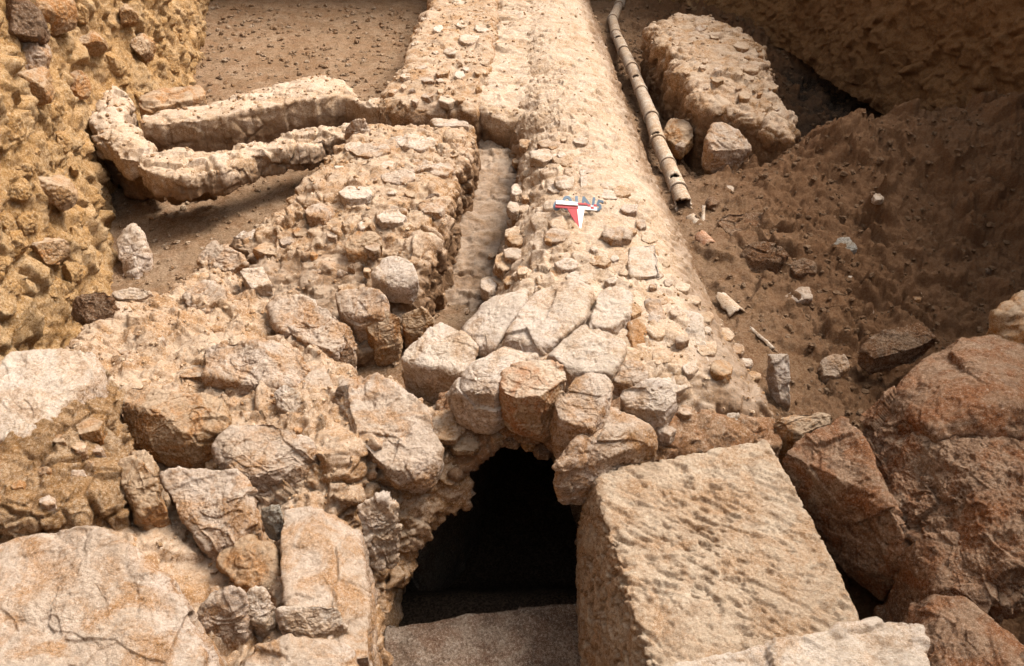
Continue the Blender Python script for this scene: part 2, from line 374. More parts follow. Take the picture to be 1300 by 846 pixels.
def finish(name, V, Fc, mat, label, cat, parent, cell, camp, rough, seed, group=None):
    N_ = normals(V, Fc)
    wp = V+.05*np.stack([fbm(V, 4, 2, seed=seed+k) for k in range(3)], 1)
    F1, F2, cid = worley(wp, cell, seed); st = sstep(.03, .22, F2-F1)
    keep = (np.modf(cid*7.31)[0] < .7).astype(np.float32)
    keep = (np.modf(cid*7.31)[0] < .5).astype(np.float32)
    _, _, _, tl = worley(wp, cell, seed, True)
    d = camp*.75*(st*(.30+.7*(cid-.35)+.8*tl)*keep)
    G1, G2, gid, gt = worley(wp, cell*2.3, seed+3, True); s2 = sstep(.02, .12, G2-G1)
    d += camp*.35*s2*(gid-.5+gt)*(gid > .35)*(1-.6*st*keep)
    fl_ = .25+.75*sstep(-.15, .2, fbm(V, 1.9, 3, seed=seed+40))     # worn flat mortar against broken parts
    d -= camp*.7*sstep(.09, .0, F2-F1)*sstep(-.1, .3, fbm(V, 3, 2, seed=seed+6))
    cr = crag(V, 2.4/cell, seed+9); d += camp*1.6*cr*(.45+.55*fl_)+camp*.30*crag(V, .9/cell, seed+19)*fl_+.0018*rough*fbm(V, 75, 3, .7, seed=seed)
    d += .03*rough*fbm(V, 3.5, 3, seed=seed)+.010*rough*fl_*fbm(V, 14, 4, .6, seed=seed)+.006*rough*fbm(V, 9, 3, .5, ridged=True, seed=seed+5)
    V = V+N_*d[:, None].astype(np.float32)
    o = mk(name, V, Fc, M[mat], parent, attrs={'cell': cid, 'stone': st*keep, 'dirt': np.clip(DZ.get(name, 1)*sstep(-.22, -.42, V[:, 2]-(DZ.get(name+'_z', 0)))*.75+.35*fbm(V, 1.8, 3, seed=seed+60)+DZ.get(name+'_b', 0), 0, 1)})
    if parent is None: tag(o, label, cat, group)
    return o
DZ = {'collapsed_masonry': .25, 'trough_floor': 0, 'trough_floor_b': .6, 'foundation_wall_z': .05, 'arch_bedding': .3, 'gutter_wall': .9, 'wall_fragment_z': .02}

# ================================================================== THE GROUND
pits_ctrl = [(150,260,-.75),(170,345,-.8),(250,262,-.72),(330,250,-.7),(430,190,-.62),(300,60,-.6),(400,90,-.6),(480,60,-.65),
 (300,5,-.55),(520,10,-.6),(262,100,-.6),(570,380,-.80),(600,250,-.6),(630,185,-.5),(650,165,-.5),(520,430,-.62),(880,300,-.5),(900,400,-.52),(960,470,-.5),
 (830,150,-.55),(790,40,-.6),(1000,510,-.55),(1000,300,-.5),(1100,300,-.55),(1150,395,-.75),(1210,410,-.82),(1250,330,-.72),(1000,400,-.58),
 (1060,480,-.65),(1285,300,-.65),(1010,190,-.33),(1100,160,-.22),(1200,158,-.18),(1050,225,-.36),(1290,225,-.3),(1180,240,-.42),
 (1060,122,-1.4),(1085,70,-1.3),(1015,105,-1.3),(1150,125,-1.35),(900,8,-.7),(955,22,-.75),(900,230,-.5),(1230,110,-.9),
 (940,250,-.45),(1130,520,-.8),(1250,480,-.8)]
ridge = [P(*q) for q in [(1004,188,-.33),(1020,176,-.3),(1050,170,-.27),(1100,158,-.22),(1150,150,-.2),(1200,146,-.18),(1250,146,-.18),(1300,150,-.2)]]
ctrl = [P(*q) for q in pits_ctrl]+ridge+[(x, y+.30, -1.25) for x, y, z in ridge]+[(x, y+.9, -1.4) for x, y, z in ridge]+[(-3,2,-.8),(-2,0,-.9),(2,0,-.9),(3,2,-.85),(0,-4,-.9),(5,0,-.9),(-5,0,-.9),(-5,14,-.6),(5,14,-.8),(0,13,-.6),(1.55,1.5,-1.0),(1.5,2.0,-.95)]
def yline(n, a, b, pw): return a+(b-a)*np.linspace(0, 1, n)**pw
ys = np.concatenate([np.linspace(-25, .2, 20)[:-1], yline(820, .2, 14.5, 1.45)])
us = np.linspace(-1, 1, 760)
Yg = np.repeat(ys[:, None], 760, 1); Xg = us[None, :]*(3.4+.27*np.clip(Yg, 0, 20)+np.clip(-Yg, 0, 30))
Zg = interp(ctrl, Xg, Yg)
axis_y = [2.2, 2.75, 3.4, 4.5, 6, 14]; axis_x = [-.17, -.12, .12, .40, .48, .45]      # the drain's channel in plan
ax_ = np.interp(Yg, axis_y, axis_x)
hw = np.interp(Yg, [2.2, 3.0, 3.4], [.58, .56, .5])
Zg = np.where(Yg < 13.5, Zg*(1-sstep(hw+.10, hw+.04, np.abs(Xg-ax_)))+(-1.42-.5*sstep(2.75, 3.3, Yg))*sstep(hw+.10, hw+.04, np.abs(Xg-ax_)), Zg)
V = np.stack([Xg.ravel(), Yg.ravel(), Zg.ravel()], 1).astype(np.float32)
ramp_r = sstep(.9, 2.5, V[:, 0])
d = .045*fbm(V, 1.7, 4, .5)+.022*fbm(V, 6, 4, .6)*(1+ramp_r)+.013*fbm(V, 24, 4, .65)*(1+.5*ramp_r)+.045*ramp_r*crag(V, .4, 61)
F1, F2, cid = worley(V, 9, 4); d += .035*sstep(.42, .15, F1)*(cid > .80)*(.35+ramp_r)+ramp_r*.16*np.clip(fbm(V, 1.5, 3, seed=71), 0, 1)+ramp_r*.08*crag(V, .9, 72)
F1, F2, cid = worley(V, 24, 5); d += .014*sstep(.45, .15, F1)*(cid > .72)*(.5+ramp_r)+.016*ramp_r*sstep(.6, .2, F1)*(cid > .35)*(cid < .72)+.030*ramp_r*crag(V, .16, 66)
H1, H2, hid, ht = worley(V+.06*np.stack([fbm(V, 5, 2, seed=k) for k in range(3)], 1), 3.6, 17, True); d += ramp_r*(hid > .62)*sstep(.02, .16, H2-H1)*(.05+.10*(hid-.62)+.09*ht)
V[:, 2] += d*sstep(-2, .5, V[:, 1])
n = 760; m_ = len(ys); idx = np.arange(n*m_).reshape(m_, n)
Fg = np.stack([idx[:-1, :-1].ravel(), idx[:-1, 1:].ravel(), idx[1:, 1:].ravel(), idx[1:, :-1].ravel()], 1)
GV, GF = V, Fg
g = mk('ground', V, Fg, M['soil'], origin=(0, 0, 0), attrs={'shade_tint': sstep(-1.12, -1.3, V[:, 2])*sstep(2.0, 2.6, V[:, 1])}); tag(g, kind='structure')  # mask: tunnel floor coloured dark as painted shade
g['label'] = 'trodden brown soil floor of the excavation trench'

# ================================================================== EARTH BANKS round the trench (cut earth, with the land above)
base = [(3.4,-2.3,-1),(-2.4,-2.6,-.8),(-2.75,-1.8,-.8),(-2.8,1,-.8),(-2.95,3,-.8),(-3.02,4.9,-.85),(-3.25,5.4,-.85),(-3.72,6.6,-.85),(-3.74,8,-.75),(-3.72,9.2,-.7),(-4.2,11,-.7),(-4.75,13.0,-.7),(-4.4,13.4,-.7),  # first points: unseen bank behind the camera, added to cut the low sky
        (-2,13.3,-.75),(1,13.25,-.8),(3.1,13.2,-.9),(3.7,12.8,-1.0),(4.1,12,-1.0),(4.35,10.5,-1.1),(4.6,9.2,-1.1),(4.85,7,-.9),(4.6,5.4,-1.),(4.1,3.5,-1.),(4.0,1,-1.),(3.9,-1.8,-1.),(3.4,-2.35,-1.)]
B = np.array(base); seg = np.linalg.norm(np.diff(B[:, :2], axis=0), axis=1); s_ = np.concatenate([[0], np.cumsum(seg)])
ns = int(s_[-1]/.017); S = np.linspace(0, s_[-1], ns)
bx = np.interp(S, s_, B[:, 0]); by = np.interp(S, s_, B[:, 1]); bz = np.interp(S, s_, B[:, 2])
k = 25; ker = np.ones(k)/k
bx = np.convolve(np.pad(bx, k//2, 'edge'), ker, 'valid'); by = np.convolve(np.pad(by, k//2, 'edge'), ker, 'valid')
tx = np.gradient(bx); ty = np.gradient(by); l = np.hypot(tx, ty); ox, oy = -ty/l, tx/l     # outward: to the left when walking left->far->right
T = np.concatenate([np.linspace(-.15, 3.0, 190), np.linspace(3.06, 4.7, 34), [4.74, 4.85, 5.1, 6, 8, 14, 41]])  # unseen upper part made tall so the right bank's shade reaches the floor
hgt = np.minimum(T, 4.7)[:, None]; outw = np.where(T[:, None] <= 4.7, .10*T[:, None], .47+(T[:, None]-4.7))
XX = bx[None]+ox[None]*outw; YY = by[None]+oy[None]*outw; ZZ = bz[None]*0-.85+hgt+0*XX
V = np.stack([XX.ravel(), YY.ravel(), ZZ.ravel()], 1).astype(np.float32)
idx = np.arange(V.shape[0]).reshape(len(T), ns)
Fb = np.stack([idx[:-1, :-1].ravel(), idx[:-1, 1:].ravel(), idx[1:, 1:].ravel(), idx[1:, :-1].ravel()], 1)
N_ = normals(V, Fb); 
if (N_[:ns*100, 0]*(V[:ns*100, 0])).mean() > 0: Fb = Fb[:, ::-1].copy(); N_ = -N_
far_ = np.repeat((T > 5)[:, None], ns, 1).ravel(); amp = np.where(far_, 0, 1)
wp = V*np.array([1, 1, .8], np.float32)+.08*np.stack([fbm(V, 3, 2, seed=k) for k in range(3)], 1)
F1, F2, cid = worley(wp, 5, 2); st = sstep(.03, .25, F2-F1); keep = (np.modf(cid*5.7)[0] < .6)
_, _, _, tl = worley(wp, 5, 2, True)
d = .07*st*keep*(cid+.9*tl)+.10*fbm(V, 1.1, 3)+.05*fbm(V, 4.5, 4, .6)+.012*fbm(V*np.array([1, 1, .7], np.float32), 12, 4, .6, ridged=True)
G1, G2, gid, gt = worley(wp, 12, 9, True); d += .022*sstep(.02, .15, G2-G1)*(gid-.4+gt)*sstep(-.2, .2, fbm(V, 1.5, 2, seed=33))
d += .06*crag(V, .45, 77)+.004*fbm(V, 32, 3, .7)
V = V+N_*(d*amp)[:, None].astype(np.float32)
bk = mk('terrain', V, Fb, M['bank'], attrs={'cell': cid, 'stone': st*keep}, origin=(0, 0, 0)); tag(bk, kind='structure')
bk['label'] = 'cut ochre earth banks with stones round the trench'

# ================================================================== THE VAULTED DRAIN
vault = empty('vaulted_drain', (.4, 2.9, -.6), 'long pale mortared barrel vault of the drain with a dark pointed opening', 'drain vault')
vy = np.concatenate([yline(620, 2.98, 14.2, 1.35)])
ncs = 300
th = np.linspace(0, 1, ncs)
cxs = np.interp(vy, [2.86, 3.4, 4.5, 6, 8, 10.7, 14], [.50, .53, .55, .52, .48, .45, .42])
hwo = np.interp(vy, [2.86, 3.4, 4.5, 6, 10, 14], [.96, .92, .80, .74, .76, .76])
hwl = np.interp(vy, [2.9, 3.4, 4.2, 5.2, 6.6, 7.2], [1.22, 1.02, .80, .60, .47, .62])
a = (th-.5)*2                                                     # -1 .. 1 across
# outer profile: gentle crown, steeper flanks
prof_x = np.sign(a)*np.abs(a)**.80
ang = np.abs(a)
zpro = -.62*(1-np.sqrt(np.clip(1-ang**2.15, 0, 1)))-.04*ang
Xo = cxs[:, None]+np.where(a[None] < 0, hwl[:, None], hwo[:, None])*np.sin(a*math.pi/2)[None]
zz = -.70*(1-np.cos(a*math.pi/2)**.85)
Zo = np.repeat(zz[None], len(vy), 0)
# the left flank is steeper and broken near the opening
Zo = Zo-.10*sstep(5.8, 4.2, vy)[:, None]*sstep(-.35, -.8, a)[None]
Zo = Zo-.06*sstep(3.7, 2.9, vy)[:, None]
Zo = Zo-.10*sstep(.25, .9, a)[None]*sstep(4.6, 3.2, vy)[:, None]*(-.6)
Zo = Zo-.30*sstep(3.24, 2.92, vy)[:, None]**1.3-.25*sstep(.3, 1, np.abs(a))[None]*sstep(3.2, 2.9, vy)[:, None]
Yo = np.repeat(vy[:, None], ncs, 1)-.12*sstep(3.2, 2.86, vy)[:, None]*sstep(.2, .9, a)[None]
# inner profile (pointed), from right foot back to left foot
ncin = 120; b_ = np.linspace(1, -1, ncin)
axi = np.interp(vy, axis_y, axis_x)
hwi = np.interp(vy, [2.86, 3.6, 14], [.5, .42, .40])
zi = -1.5+(1.5-.42)*np.clip(1.18-np.abs(b_)**1.5*1.18, 0, 1)**.8
zi = -2.0+1.72*np.clip((1-np.abs(b_))/.80, 0, 1)**.75
xi = np.sign(b_)*np.minimum(1, .22+np.abs(b_)*1.0)*np.where(np.abs(b_) < .18, np.abs(b_)/.18*.9+.1*0, 1)
Xi = axi[:, None]+hwi[:, None]*xi[None]; Zi = np.repeat(zi[None], len(vy), 0); Yi = np.repeat(vy[:, None], ncin, 1)
ftr = 4
X = np.concatenate([Xo, Xi], 1); Yv = np.concatenate([Yo, Yi], 1); Z = np.concatenate([Zo, Zi], 1)
# drop outer feet below the soil
Z[:, :4] -= .5; Z[:, ncs-4:ncs] -= .5
V = np.stack([X.ravel(), Yv.ravel(), Z.ravel()], 1).astype(np.float32); nc = ncs+ncin; nr = len(vy)
idx = np.arange(nr*nc).reshape(nr, nc); nx_ = np.roll(idx, -1, 1)
Fv = np.stack([idx[:-1].ravel(), idx[1:].ravel(), nx_[1:].ravel(), nx_[:-1].ravel()], 1)
# end caps: fan strips between outer and inner
cap = []
for row in (0, nr-1):
    o_i = np.round(np.linspace(0, ncs-1, ncin)).astype(int); i_i = np.arange(nc-1, ncs-1, -1)
    A_, B_ = idx[row][o_i], idx[row][i_i]
    q = np.stack([A_[:-1], A_[1:], B_[1:], B_[:-1]], 1)
    cap.append(q if row == 0 else q[:, ::-1])
# densify the outer ring is not needed: stones and mortar cover the front
N_ = normals(V, Fv)
if N_[ncs//2+nc*50, 2] < 0: Fv = Fv[:, ::-1].copy(); N_ = -N_; cap = [q[:, ::-1] for q in cap]
outer = np.zeros((nr, nc), bool); outer[:, 6:ncs-6] = True; outer = outer.ravel()
Vs = V*np.array([1, .8, 1], np.float32)+.05*np.stack([fbm(V, 4, 2, seed=k+20) for k in range(3)], 1)
F1, F2, cid = worley(Vs, 7, 11); st = sstep(.03, .25, F2-F1); keep = (np.modf(cid*9.1)[0] < .6)
lf = sstep(.35, -.25, V[:, 0]-.3)*sstep(7.0, 5.2, V[:, 1])                # exposed stones on the near left flank
nearf = np.clip(lf+sstep(4.2, 3.2, V[:, 1])*.6, 0, 1)
d = (.010+.035*nearf)*st*keep*(cid+.1)+.028*fbm(V, 2.4, 3, seed=3)+.012*fbm(V, 12, 4, .6)
# plaster laid in overlapping trowelled ripples
q2 = Vs*np.array([1.0, 3.2, 1.0], np.float32)
d += .016*fbm(q2, 6, 4, .5, ridged=True, seed=8)+.0035*fbm(V, 45, 3, .7)+.034*crag(V, .34, 21)*(.35+.65*sstep(-.25, .25, fbm(V, 1.6, 2, seed=44)))
d -= .05*sstep(.35, .75, fbm(V, 3.1, 3, seed=31))*nearf
V = V+N_*(d*np.where(outer, 1, .4))[:, None].astype(np.float32)
V[:nc, 1] += 0
NIN = len(Fv)
aa = np.zeros((nr, nc)); aa[:, :ncs] = a[None]; aa = aa.ravel()
DIRT = np.clip(sstep(.32, .72, aa)*.9+sstep(.12, .6, aa)*sstep(5.0, 3.6, V[:, 1])*.7+sstep(-.35, -.9, aa)*.6+.45*np.clip(fbm(V, 1.7, 4, seed=90), 0, 1), 0, 1).astype(np.float32)
vs = mk('vault_shell', V, np.concatenate([Fv]+cap), M['mortar'], vault, attrs={'dirt': DIRT, 'cell': cid, 'stone': st*keep*(.3+.7*nearf)})
VV, VF = V[:], Fv
vs.data.materials.append(M['shade_tint'])  # inner faces and front cap: shade of the opening painted in as darker stone
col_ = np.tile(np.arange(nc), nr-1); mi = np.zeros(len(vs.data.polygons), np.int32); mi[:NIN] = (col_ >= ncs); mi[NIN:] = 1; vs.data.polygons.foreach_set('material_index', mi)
# the drain's floor inside the tunnel is the ground sheet; back of the tunnel is closed by the bank

mass('arch_bedding', [(556,492,-.24),(620,478,-.06),(720,474,-.02),(800,492,-.1),(900,510,-.2),(988,522,-.32),(992,560,-.38),(900,590,-.34),(800,606,-.34),(752,622,-.38),(732,610,-.38),(704,580,-.32),(690,566,-.3),(640,560,-.3),(618,572,-.34),(604,590,-.42),(575,600,-.40),(556,545,-.3)],
     [(600,500,-.2),(690,490,-.08),(800,520,-.14),(900,530,-.22),(985,540,-.34),(880,580,-.32),(760,610,-.36),(700,570,-.26),(640,556,-.26),(590,580,-.36),(570,530,-.26)], -1.3, 'bedding', parent=vault, cell=9, camp=.022, seed=15, vox=.009, ragged=.012, void=([(-.68,2.2),(.42,2.2),(.42,3.7),(-.68,3.7)], .07))
# ------------------------------------------------------------------ stones built into the vault (parts)
def vs_stone(top, low=(), drop=.16, mat='lime', seed=1, lab=None, level=6, name='arch_stone', **kw):
    if name == 'arch_stone':
        kw.setdefault('rough', .85); kw.setdefault('low_amp', .05); kw.setdefault('cuts', 14); kw.setdefault('p', 31); kw.setdefault('cutdepth', (.8, .96))
        c_ = np.mean([q[:2] for q in top], 0); top = [(c_[0]+(q[0]-c_[0])*1.05, c_[1]+(q[1]-c_[1])*1.05, q[2]+.03) for q in top]
    return rock(name, None, top, low, drop, mat, level, seed=seed, parent=vault, part_label=lab, **kw)
vs_stone([(507,456,-.24),(530,430,-.18),(560,402,-.14),(604,440,-.16),(596,474,-.24),(560,470,-.2)], [(570,494,-.38),(513,474,-.36),(545,490,-.38)], .25, 'limepale', seed=3, level=7, lab='squarish pale stone at the left foot of the arch')
vs_stone([(586,410,-.16),(640,375,-.08),(668,368,-.06),(660,395,-.04),(632,442,-.10),(600,438,-.16)], [(625,450,-.22)], .2, 'limepale', seed=4, p=14)
vs_stone([(638,430,-.04),(652,408,-.0),(680,370,.02),(715,352,.02),(748,370,.03),(738,402,.04),(716,425,.03),(692,450,-.03)], (), .25, 'limepale', seed=5, level=7, lab='largest smooth oval stone on the crown of the arch', p=14, rough=.7)
vs_stone([(742,412,.02),(762,370,.04),(790,358,.04),(806,370,.03),(802,400,.0),(786,416,.02)], (), .2, 'limepale', seed=6, p=14)
vs_stone([(690,450,.0),(742,414,.04),(786,418,.03),(792,440,.0),(776,476,-.04),(722,474,-.02)], [(700,470,-.1)], .2, 'limepale', seed=7)
vs_stone([(794,404,-.02),(812,400,-.0),(828,440,-.08),(800,442,-.06)], (), .15, 'ochre', seed=8, level=5)
vs_stone([(818,376,0),(838,377,0),(844,404,-.05),(824,416,-.05)], (), .15, seed=9, level=5)
vs_stone([(568,494,-.06),(600,463,.02),(642,437,.05),(684,450,.05),(664,466,.06),(630,482,.04),(628,500,.0)], [(572,512,-.2),(626,545,-.3),(600,535,-.26)], .25, 'limepale', seed=10, level=7, lab='pale rounded stone left of the keystone')
vs_stone([(630,480,.03),(655,460,.07),(690,451,.09),(716,464,.08),(722,488,.05),(690,500,.06),(645,505,.02)], [(632,520,-.1),(642,545,-.24),(690,566,-.32),(704,545,-.2),(716,520,-.1)], .3, 'ochrepale', seed=11, level=7, lab='keystone with a red brown underside above the opening')
vs_stone([(706,512,.0),(738,466,.08),(764,466,.08),(779,482,.04),(766,520,.0),(748,548,-.04),(712,530,-.02)], [(700,560,-.24),(704,578,-.33),(736,560,-.22)], .3, 'lime', seed=12, level=7)
vs_stone([(784,500,-.06),(800,488,-.02),(830,480,0),(858,484,-.03),(863,500,-.06),(846,522,-.1),(800,518,-.1)], [(848,534,-.2),(795,528,-.2)], .2, 'limepale', seed=13)
vs_stone([(706,590,-.14),(736,560,-.08),(770,512,-.06),(795,520,-.1),(828,536,-.14),(832,556,-.2),(780,575,-.18)], [(712,606,-.28),(738,642,-.42),(760,600,-.3)], .3, 'lime', seed=14, level=7, lab='slab with white lime crust over the right side of the opening')
vs_stone([(782,452,-.04),(820,460,-.06),(824,480,-.1),(800,492,-.12),(780,482,-.08)], (), .15, seed=15)
vs_stone([(852,398,-.08),(872,386,-.04),(890,400,-.06),(904,470,-.16),(896,484,-.2),(858,482,-.2),(834,430,-.16)], (), .22, 'limepale', seed=16, p=10, lab='rounded lump of mortar like a half cylinder')
vs_stone([(797,312,.02),(832,310,.02),(840,350,.01),(800,352,.02)], (), .06, 'limepale', seed=17, level=5, cuts=2, name='mortar_patch')
vs_stone([(744,239,.01),(779,243,.01),(786,253,.01),(748,251,.01)], (), .05, 'limepale', seed=18, level=5, cuts=2, name='mortar_patch')
vs_stone([(736,214,.02),(745,214,.02),(746,238,.02),(737,238,.02)], (), .05, 'limepale', seed=19, level=5, cuts=2, name='mortar_patch')
for k, (x, y, rx, ry, z) in enumerate([(708,298,18,11,-.02),(784,296,24,9,.03),(690,196,20,9,-.05),(716,202,16,9,-.02),(700,182,20,8,-.05),(716,231,15,9,0),(655,240,9,9,-.2),(652,262,9,8,-.22),(735,352,22,10,.0),(690,368,14,9,-.06),
      (720,335,18,8,0),(640,330,14,14,-.24),(655,300,12,12,-.18),(620,360,14,11,-.34),(870,520,12,8,-.2),(832,440,12,14,-.1),(760,330,18,8,.02),(845,545,14,8,-.2),(960,520,14,9,-.35),(665,345,14,9,-.14),(770,445,14,9,0)]):
    r_ = random.Random(k); n_ = 6; a0 = r_.random()*6
    pts = [(x+rx*math.cos(a0+i*6.283/n_)*r_.uniform(.8, 1.1), y+ry*math.sin(a0+i*6.283/n_)*r_.uniform(.8, 1.1), z+r_.uniform(0, .03)) for i in range(n_)]
    vs_stone(pts, (), .08, r_.choice(['lime', 'limepale', 'rubble']), seed=40+k, level=5, name='facing_stone', p=14)
sv = VV[(VV[:, 2] > -.62) & (VV[:, 1] < 7.2)]; r_ = random.Random(12); done = []
reg = [(648,175),(760,172),(800,260),(850,330),(930,430),(985,510),(960,540),(840,500),(800,400),(760,345),(690,345),(612,385),(632,290)]
while len(done) < 84:
    x, y = r_.uniform(600, 990), r_.uniform(170, 545); s_2 = r_.uniform(6, 17)*(.6+y/600)
    s_2 *= .8 if len(done) > 46 else 1
    if float(poly_sd(np.array([x]), np.array([y]), reg)[0]) < 0 or math.hypot(x-735, (y-272)*1.3) < 48: continue
    if any(math.hypot(x-a_, (y-b_)*1.5) < (s_2+c_) for a_, b_, c_ in done) or (x > 740 and y < 300 and r_.random() < .4): continue
    z = -.1
    for _ in range(5):
        q = P(x, y, z); j = int(np.argmin((sv[:, 0]-q[0])**2+(sv[:, 1]-q[1])**2)); z = float(sv[j, 2])
    done.append((x, y, s_2)); m = r_.choice([5, 6, 6, 7]); a0 = r_.random()*6; el = r_.uniform(.5, .8); sl_ = -.25*(q[0]-.5)
    pts = []
    for i in range(m):
        a_ = a0+i*6.283/m+r_.uniform(-.25, .25); ra = r_.uniform(.8, 1.1); u = s_2*ra*math.cos(a_)
        pts.append((x+u, y+s_2*ra*el*math.sin(a_), z+.008+r_.uniform(0, .012)+sl_*u/200))
    vs_stone(pts, (), .04+.06*s_2/30, r_.choice(['lime', 'limepale', 'rubble', 'mortar', 'rubble', 'lime', 'ochre']), seed=400+len(done), level=5, name='facing_stone', p=26, rough=.8)
# brick chips and rough mortar under the arch stones
for k, (x, y, z, s, mt) in enumerate([(650,556,-.36,16,'brownstone'),(672,560,-.37,14,'ochre'),(690,572,-.38,14,'brownstone'),(632,552,-.34,14,'ochre'),(612,520,-.28,26,'ochre'),(590,560,-.36,26,'ochre'),(565,545,-.3,28,'rubble'),(720,602,-.4,14,'brownstone')]):
    pts = [(x+s*math.cos(i*1.05), y+s*.8*math.sin(i*1.05), z+.02*(i % 3)) for i in range(6)]
    vs_stone([(x_, y_-5, z_+.03) for x_, y_, z_ in pts], (), .05, mt, seed=70+k, level=6, name='packing_stone', p=12)

# ================================================================== MASSES OF MASONRY
mass('foundation_wall', [(440,168),(462,148,),(600,148),(614,166),(594,215),(580,275),(574,330),(556,392),(520,432),(452,462),(410,462),(330,400),(300,305),(372,252),(412,207)] and
     [(440,172,-.15),(466,158,-.15),(596,160,-.15),(602,176,-.15),(584,220,-.15),(564,275,-.15),(552,320,-.2),(534,368,-.33),(512,412,-.42),(450,450,-.5),(405,450,-.5),(330,400,-.4),(300,305,-.35),(372,252,-.2),(412,207,-.18)],
     [(450,168,-.13),(595,165,-.15),(420,235,-.08),(565,250,-.10),(330,300,-.30),(380,310,-.26),(480,290,-.14),(545,300,-.14),(545,365,-.28),(430,440,-.5),(400,380,-.36),(500,400,-.46),(470,340,-.30),(510,340,-.26)],
     -.95, 'rubble', 'near stretch of broken rubble wall left of the gully', 'rubble wall', cell=6, camp=.046, seed=5, vox=.012, ragged=.06)
mass('foundation_wall', [(503,92,0),(520,50,0),(545,0,0),(562,-60,0),(640,-60,0),(634,0,0),(628,70,0),(614,120,-.02),(606,132,-.05),(560,134,-.06),(474,130,-.06),(482,112,-.05)],
     [(505,95,-.0),(540,0,.05),(625,0,.03),(620,80,.0),(600,135,-.08),(480,135,-.12),(560,120,-.04)],
     -.85, 'rubble', 'far stretch of pale rubble wall running alongside the vault', 'rubble wall', cell=4.5, camp=.028, seed=6, vox=.018, ragged=.05)
mass('mortar_fill', [(596,118,-.1),(622,60,-.1),(640,-60,-.1),(716,-60,-.1),(704,60,-.1),(694,128,-.10),(668,140,-.10),(630,142,-.10),(600,134,-.10)],
     [(610,120,-.07),(640,0,-.03),(700,0,-.05),(690,130,-.12),(640,145,-.15)],
     -.8, 'mortar', 'pale mortar filling the gap between the far wall and the vault', 'mortar fill', cell=6, camp=.03, seed=7, vox=.016)
mass('gutter_wall', [(178,152,-.14),(178,142,-.14),(262,130,-.14),(330,115,-.14),(400,100,-.14),(436,106,-.14),(462,124,-.14),(520,112,-.14),(600,126,-.14),(598,130,-.10),(470,128,-.10),(434,122,-.14),(350,136,-.14),(262,148,-.14),(200,154,-.14)],
     [(180,150,-.16),(262,140,-.14),(400,112,-.08),(450,130,-.16),(590,135,-.16),(500,130,-.13)],
     -.75, 'mortar', 'far wall of the plastered gutter, a straight pale ridge', 'gutter wall', cell=5, camp=.022, rough=.6, seed=8, vox=.013, ragged=.03)
mass('gutter_wall', [(122,140,-.1),(138,118,-.1),(160,122,-.1),(168,160,-.15),(198,200,-.24),(300,189,-.24),(370,170,-.24),(438,156,-.2),(448,162,-.2),(430,172,-.22),(388,180,-.22),(330,192,-.22),(290,208,-.22),(250,226,-.24),(205,228,-.24),(166,212,-.22),(138,192,-.16),(120,165,-.1)],
     [(140,125,.0),(150,160,-.08),(180,205,-.18),(230,215,-.2),(300,190,-.2),(430,155,-.2),(400,180,-.24),(330,200,-.24)],
     -.66, 'mortar', 'near wall of the plastered gutter, curving out of the left bank', 'gutter wall', cell=4, camp=.034, rough=.6, seed=9, vox=.011, ragged=.055, void=([P(*q)[:2] for q in [(100,190,-.4),(150,196,-.3),(205,212,-.3),(250,210,-.3),(330,180,-.3),(430,163,-.3),(470,160,-.3),(470,240,-.3),(260,300,-.3),(100,260,-.3)]], .20))
rock('gutter_block', 'brown squared block behind the curve of the plastered gutter', [(176,124,-.1),(214,110,-.08),(254,108,-.08),(262,124,-.12),(205,138,-.14),(180,140,-.14)], [(182,158,-.3),(262,140,-.28)], .3, 'ochre', seed=91, cat='block')
mass('wall_fragment', [(822,32,-.1),(865,17,-.1),(902,20,-.1),(938,36,-.1),(975,62,-.1),(988,100,-.12),(1008,130,-.14),(1022,150,-.16),(1010,164,-.18),(972,160,-.18),(940,142,-.15),(885,126,-.12),(866,108,-.12),(848,72,-.1)],
     [(830,35,-.1),(930,40,-.08),(980,100,-.16),(1010,155,-.24),(880,115,-.14),(920,90,-.05)],
     -.95, 'rubble', 'isolated fragment of rubble wall right of the clay pipe', 'wall fragment', cell=5, camp=.04, seed=10, vox=.015, ragged=.11)
mass('trough_floor', [(602,164,-.34),(664,168,-.34),(660,250,-.46),(640,320,-.54),(618,375,-.6),(600,402,-.64),(540,404,-.64),(548,350,-.58),(566,280,-.48),(584,215,-.4)],
     [(630,170,-.40),(620,250,-.54),(600,320,-.64),(575,390,-.74),(560,300,-.6)], -1.0, 'mortar', 'worn pale floor of the trough between the near wall and the vault', 'trough floor', cell=7, camp=.028, rough=1, seed=12, vox=.014, ragged=.02)
